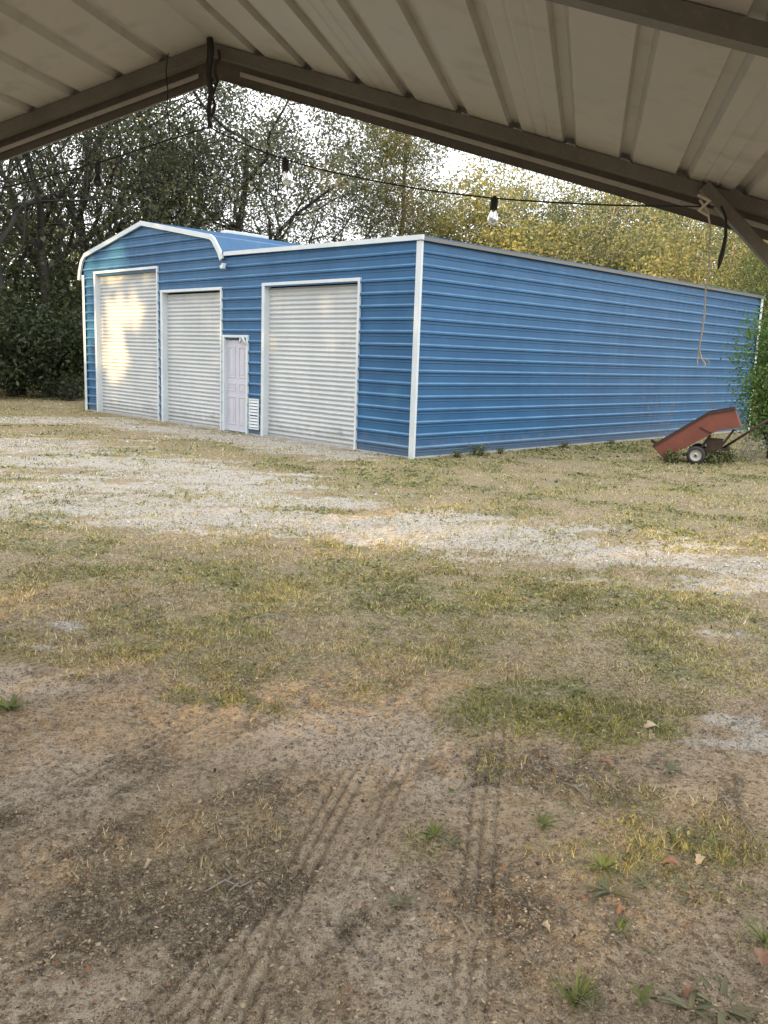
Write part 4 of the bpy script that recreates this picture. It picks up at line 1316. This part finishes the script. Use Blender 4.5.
tuft('rosette_weed', 400, 905, 10, .04, .009, .4, WG, 'tiny grey rosette just left of the centre track', 17)
tuft('grass_tuft', 656, 955, 14, .05, .005, .6, WG, 'tiny dull tuft above the bottom right weeds', 18)
tuft('rosette_weed', 388, 885, 9, .035, .008, .35, WG, 'smallest pale rosette at the picture centre', 19)
tuft('broadleaf_weed', 640, 1000, 9, .05, .01, .5, WE, 'small green weed between the upright tuft and the bottom right weeds', 20)

def dead_leaf(px, py, L, rot, mat, label, seed):
    rs = np.random.default_rng(seed)
    n = 9; V, F = [], []
    for i in range(n):
        s = i / (n - 1); ww = L * .30 * math.sin(math.pi * s ** .8) * (1 + .25 * math.sin(i * 2.3)) + .001
        z = .012 + .018 * math.sin(s * 3) + rs.normal(0, .002)
        for j, t in enumerate((-1, 0, 1)):
            V.append((L * (s - .5), ww * t, z + abs(t) * ww * .5 + rs.normal(0, .002)))
    for i in range(n - 1):
        for j in (0, 1): F.append((3 * i + j, 3 * i + j + 1, 3 * i + j + 4, 3 * i + j + 3))
    m = MB(); m.add(V, F)
    o = m.build('dead_leaf', mat, None, True); o.scale = (.72, .72, .9)
    x, y = G(px, py); o.location = (x, y, float(height(np.array([x]), np.array([y]))[0])); o.rotation_euler = (0, 0, rot)
    return tag(o, label, 'leaf', 'dead leaves on the ground')
dead_leaf(652, 731, .13, .2, M['deadleaf'], 'large pale tan leaf on the right side of the green patch', 1)
dead_leaf(608, 765, .10, -.6, M['redleaf'], 'reddish curled leaf below the green patch', 2)
dead_leaf(672, 868, .11, -.4, M['redleaf'], 'brown red leaf on the dark soil at the right', 3)
dead_leaf(700, 862, .08, .9, M['deadleaf'], 'small tan leaf touching the brown red leaf', 4)
dead_leaf(622, 915, .06, .4, M['redleaf'], 'small red leaf under the spreading weed', 5)
dead_leaf(762, 968, .12, 1.2, M['redleaf'], 'orange brown leaf at the right edge near the bottom', 6)
dead_leaf(545, 930, .06, -.9, M['deadleaf'], 'small tan leaf right of the centre track', 7)
dead_leaf(690, 1000, .07, .3, M['redleaf'], 'pinkish leaf between the bottom right weeds', 8)
dead_leaf(150, 868, .05, .8, M['deadleaf'], 'small tan leaf on the dark litter at the left', 9)
def stick(pts, r, label, seed):
    m = MB()
    for branch in pts:
        P = []
        for i, (px, py) in enumerate(branch):
            x, y = G(px, py)
            P.append((x, y, float(height(np.array([x]), np.array([y]))[0]) + r + .004 + .006 * (i % 2)))
        m.tube(P, [r * (1 - .12 * i) for i in range(len(P))], 6)
    return tag(m.build('dry_stick', M['stick'], None, True), label, 'stick', 'sticks on the bare soil')
stick([[(205, 895), (225, 884), (240, 888), (252, 886)], [(225, 884), (232, 879), (226, 872)], [(229, 893), (238, 886), (246, 884)]], .0042, 'forked grey stick on the soil left of centre', 1)
stick([[(562, 782), (575, 790), (584, 797), (590, 805)], [(575, 790), (584, 788)]], .005, 'short forked stick below the green patch', 2)
stick([[(735, 812), (748, 830), (760, 848), (764, 856)]], .003, 'thin straight twig at the right edge', 3)
stick([[(452, 910), (462, 922), (470, 938)]], .003, 'thin twig lying across the centre track', 4)

# ------------------------------------------------------------------ unseen wood added left behind the camera to block the low sun
def shade_wood():
    rs = np.random.default_rng(77)
    Q = np.array([-SUN[1], SUN[0], 0.0])            # sideways
    Q = -Q if Q[0] < 0 else Q
    n = 105000
    lat = rs.uniform(-50, 16, n)
    dep = rs.uniform(32, 40, n)
    top = np.interp(lat, [-50, -31, -27, -10, 16], [27, 26, 15.5, 15.0, 14]) + 3.0 * (fbm(lat * .35, dep * .2, 6, 3) - .5)
    z = top * rs.random(n) ** .9
    P = SUN[None] * dep[:, None] + Q[None] * lat[:, None]; P[:, 2] = z
    # gap cut into the leaves to shape the sun patch on the left door
    t = ((P[:, 0] - BC[0]) * SD[0] + (P[:, 1] - BC[1]) * SD[1]) / (SDIR[0] * SD[0] + SDIR[1] * SD[1])
    H = P - SDIR[None] * t[:, None]
    u = (H[:, 0] - BC[0]) * FD[0] + (H[:, 1] - BC[1]) * FD[1]
    wob = (fbm(H[:, 2] * 1.6, u * 1.6, 15, 3) - .5)
    uu, zz = u + wob * 1.1, H[:, 2] + wob * 1.3
    gap = (((uu - 11.2) / .85) ** 2 + ((zz - 1.85) / 1.3) ** 2 < 1) | (((uu - 10.75) / 1.05) ** 2 + ((zz - 2.75) / .6) ** 2 < 1) \
        | ((np.abs(uu - 12.55) < .45) & (zz > 1.5) & (zz < 4.1)) | (((uu - 11.6) / 1.5) ** 2 + ((zz - 3.95) / .38) ** 2 < 1)
    # leaves thinned to let a filtered sun rake over the open yard
    tg = P[:, 2] / SDIR[2]
    gx_, gy_ = P[:, 0] - SDIR[0] * tg, P[:, 1] - SDIR[1] * tg
    wn = fbm(gx_ * .55, gy_ * .55, 19, 3)
    zone = sstep(1.0, 4.5, gy_ + 3 * (wn - .5)) * (1 - sstep(9.5, 12.5, gy_ + 4 * (wn - .5))) * (1 - sstep(7, 10, np.abs(gx_)))
    zone = zone * sstep(.34, .56, wn) * .86
    zone = np.maximum(zone, .62 * (gy_ > -1) * (gy_ < 4.5) * (np.abs(gx_) < 5) * sstep(.36, .6, wn))
    thin = rs.random(n) < np.where(gap, .93, zone)
    me = leaf_mesh('shade_wood', P[~thin], .46, rs, .75, .1)
    return me
tag(link_mesh('added_shade_wood', shade_wood(), M['oak']), 'unseen wood left of and behind the carport, added to shade the yard', 'wood', kind='stuff')
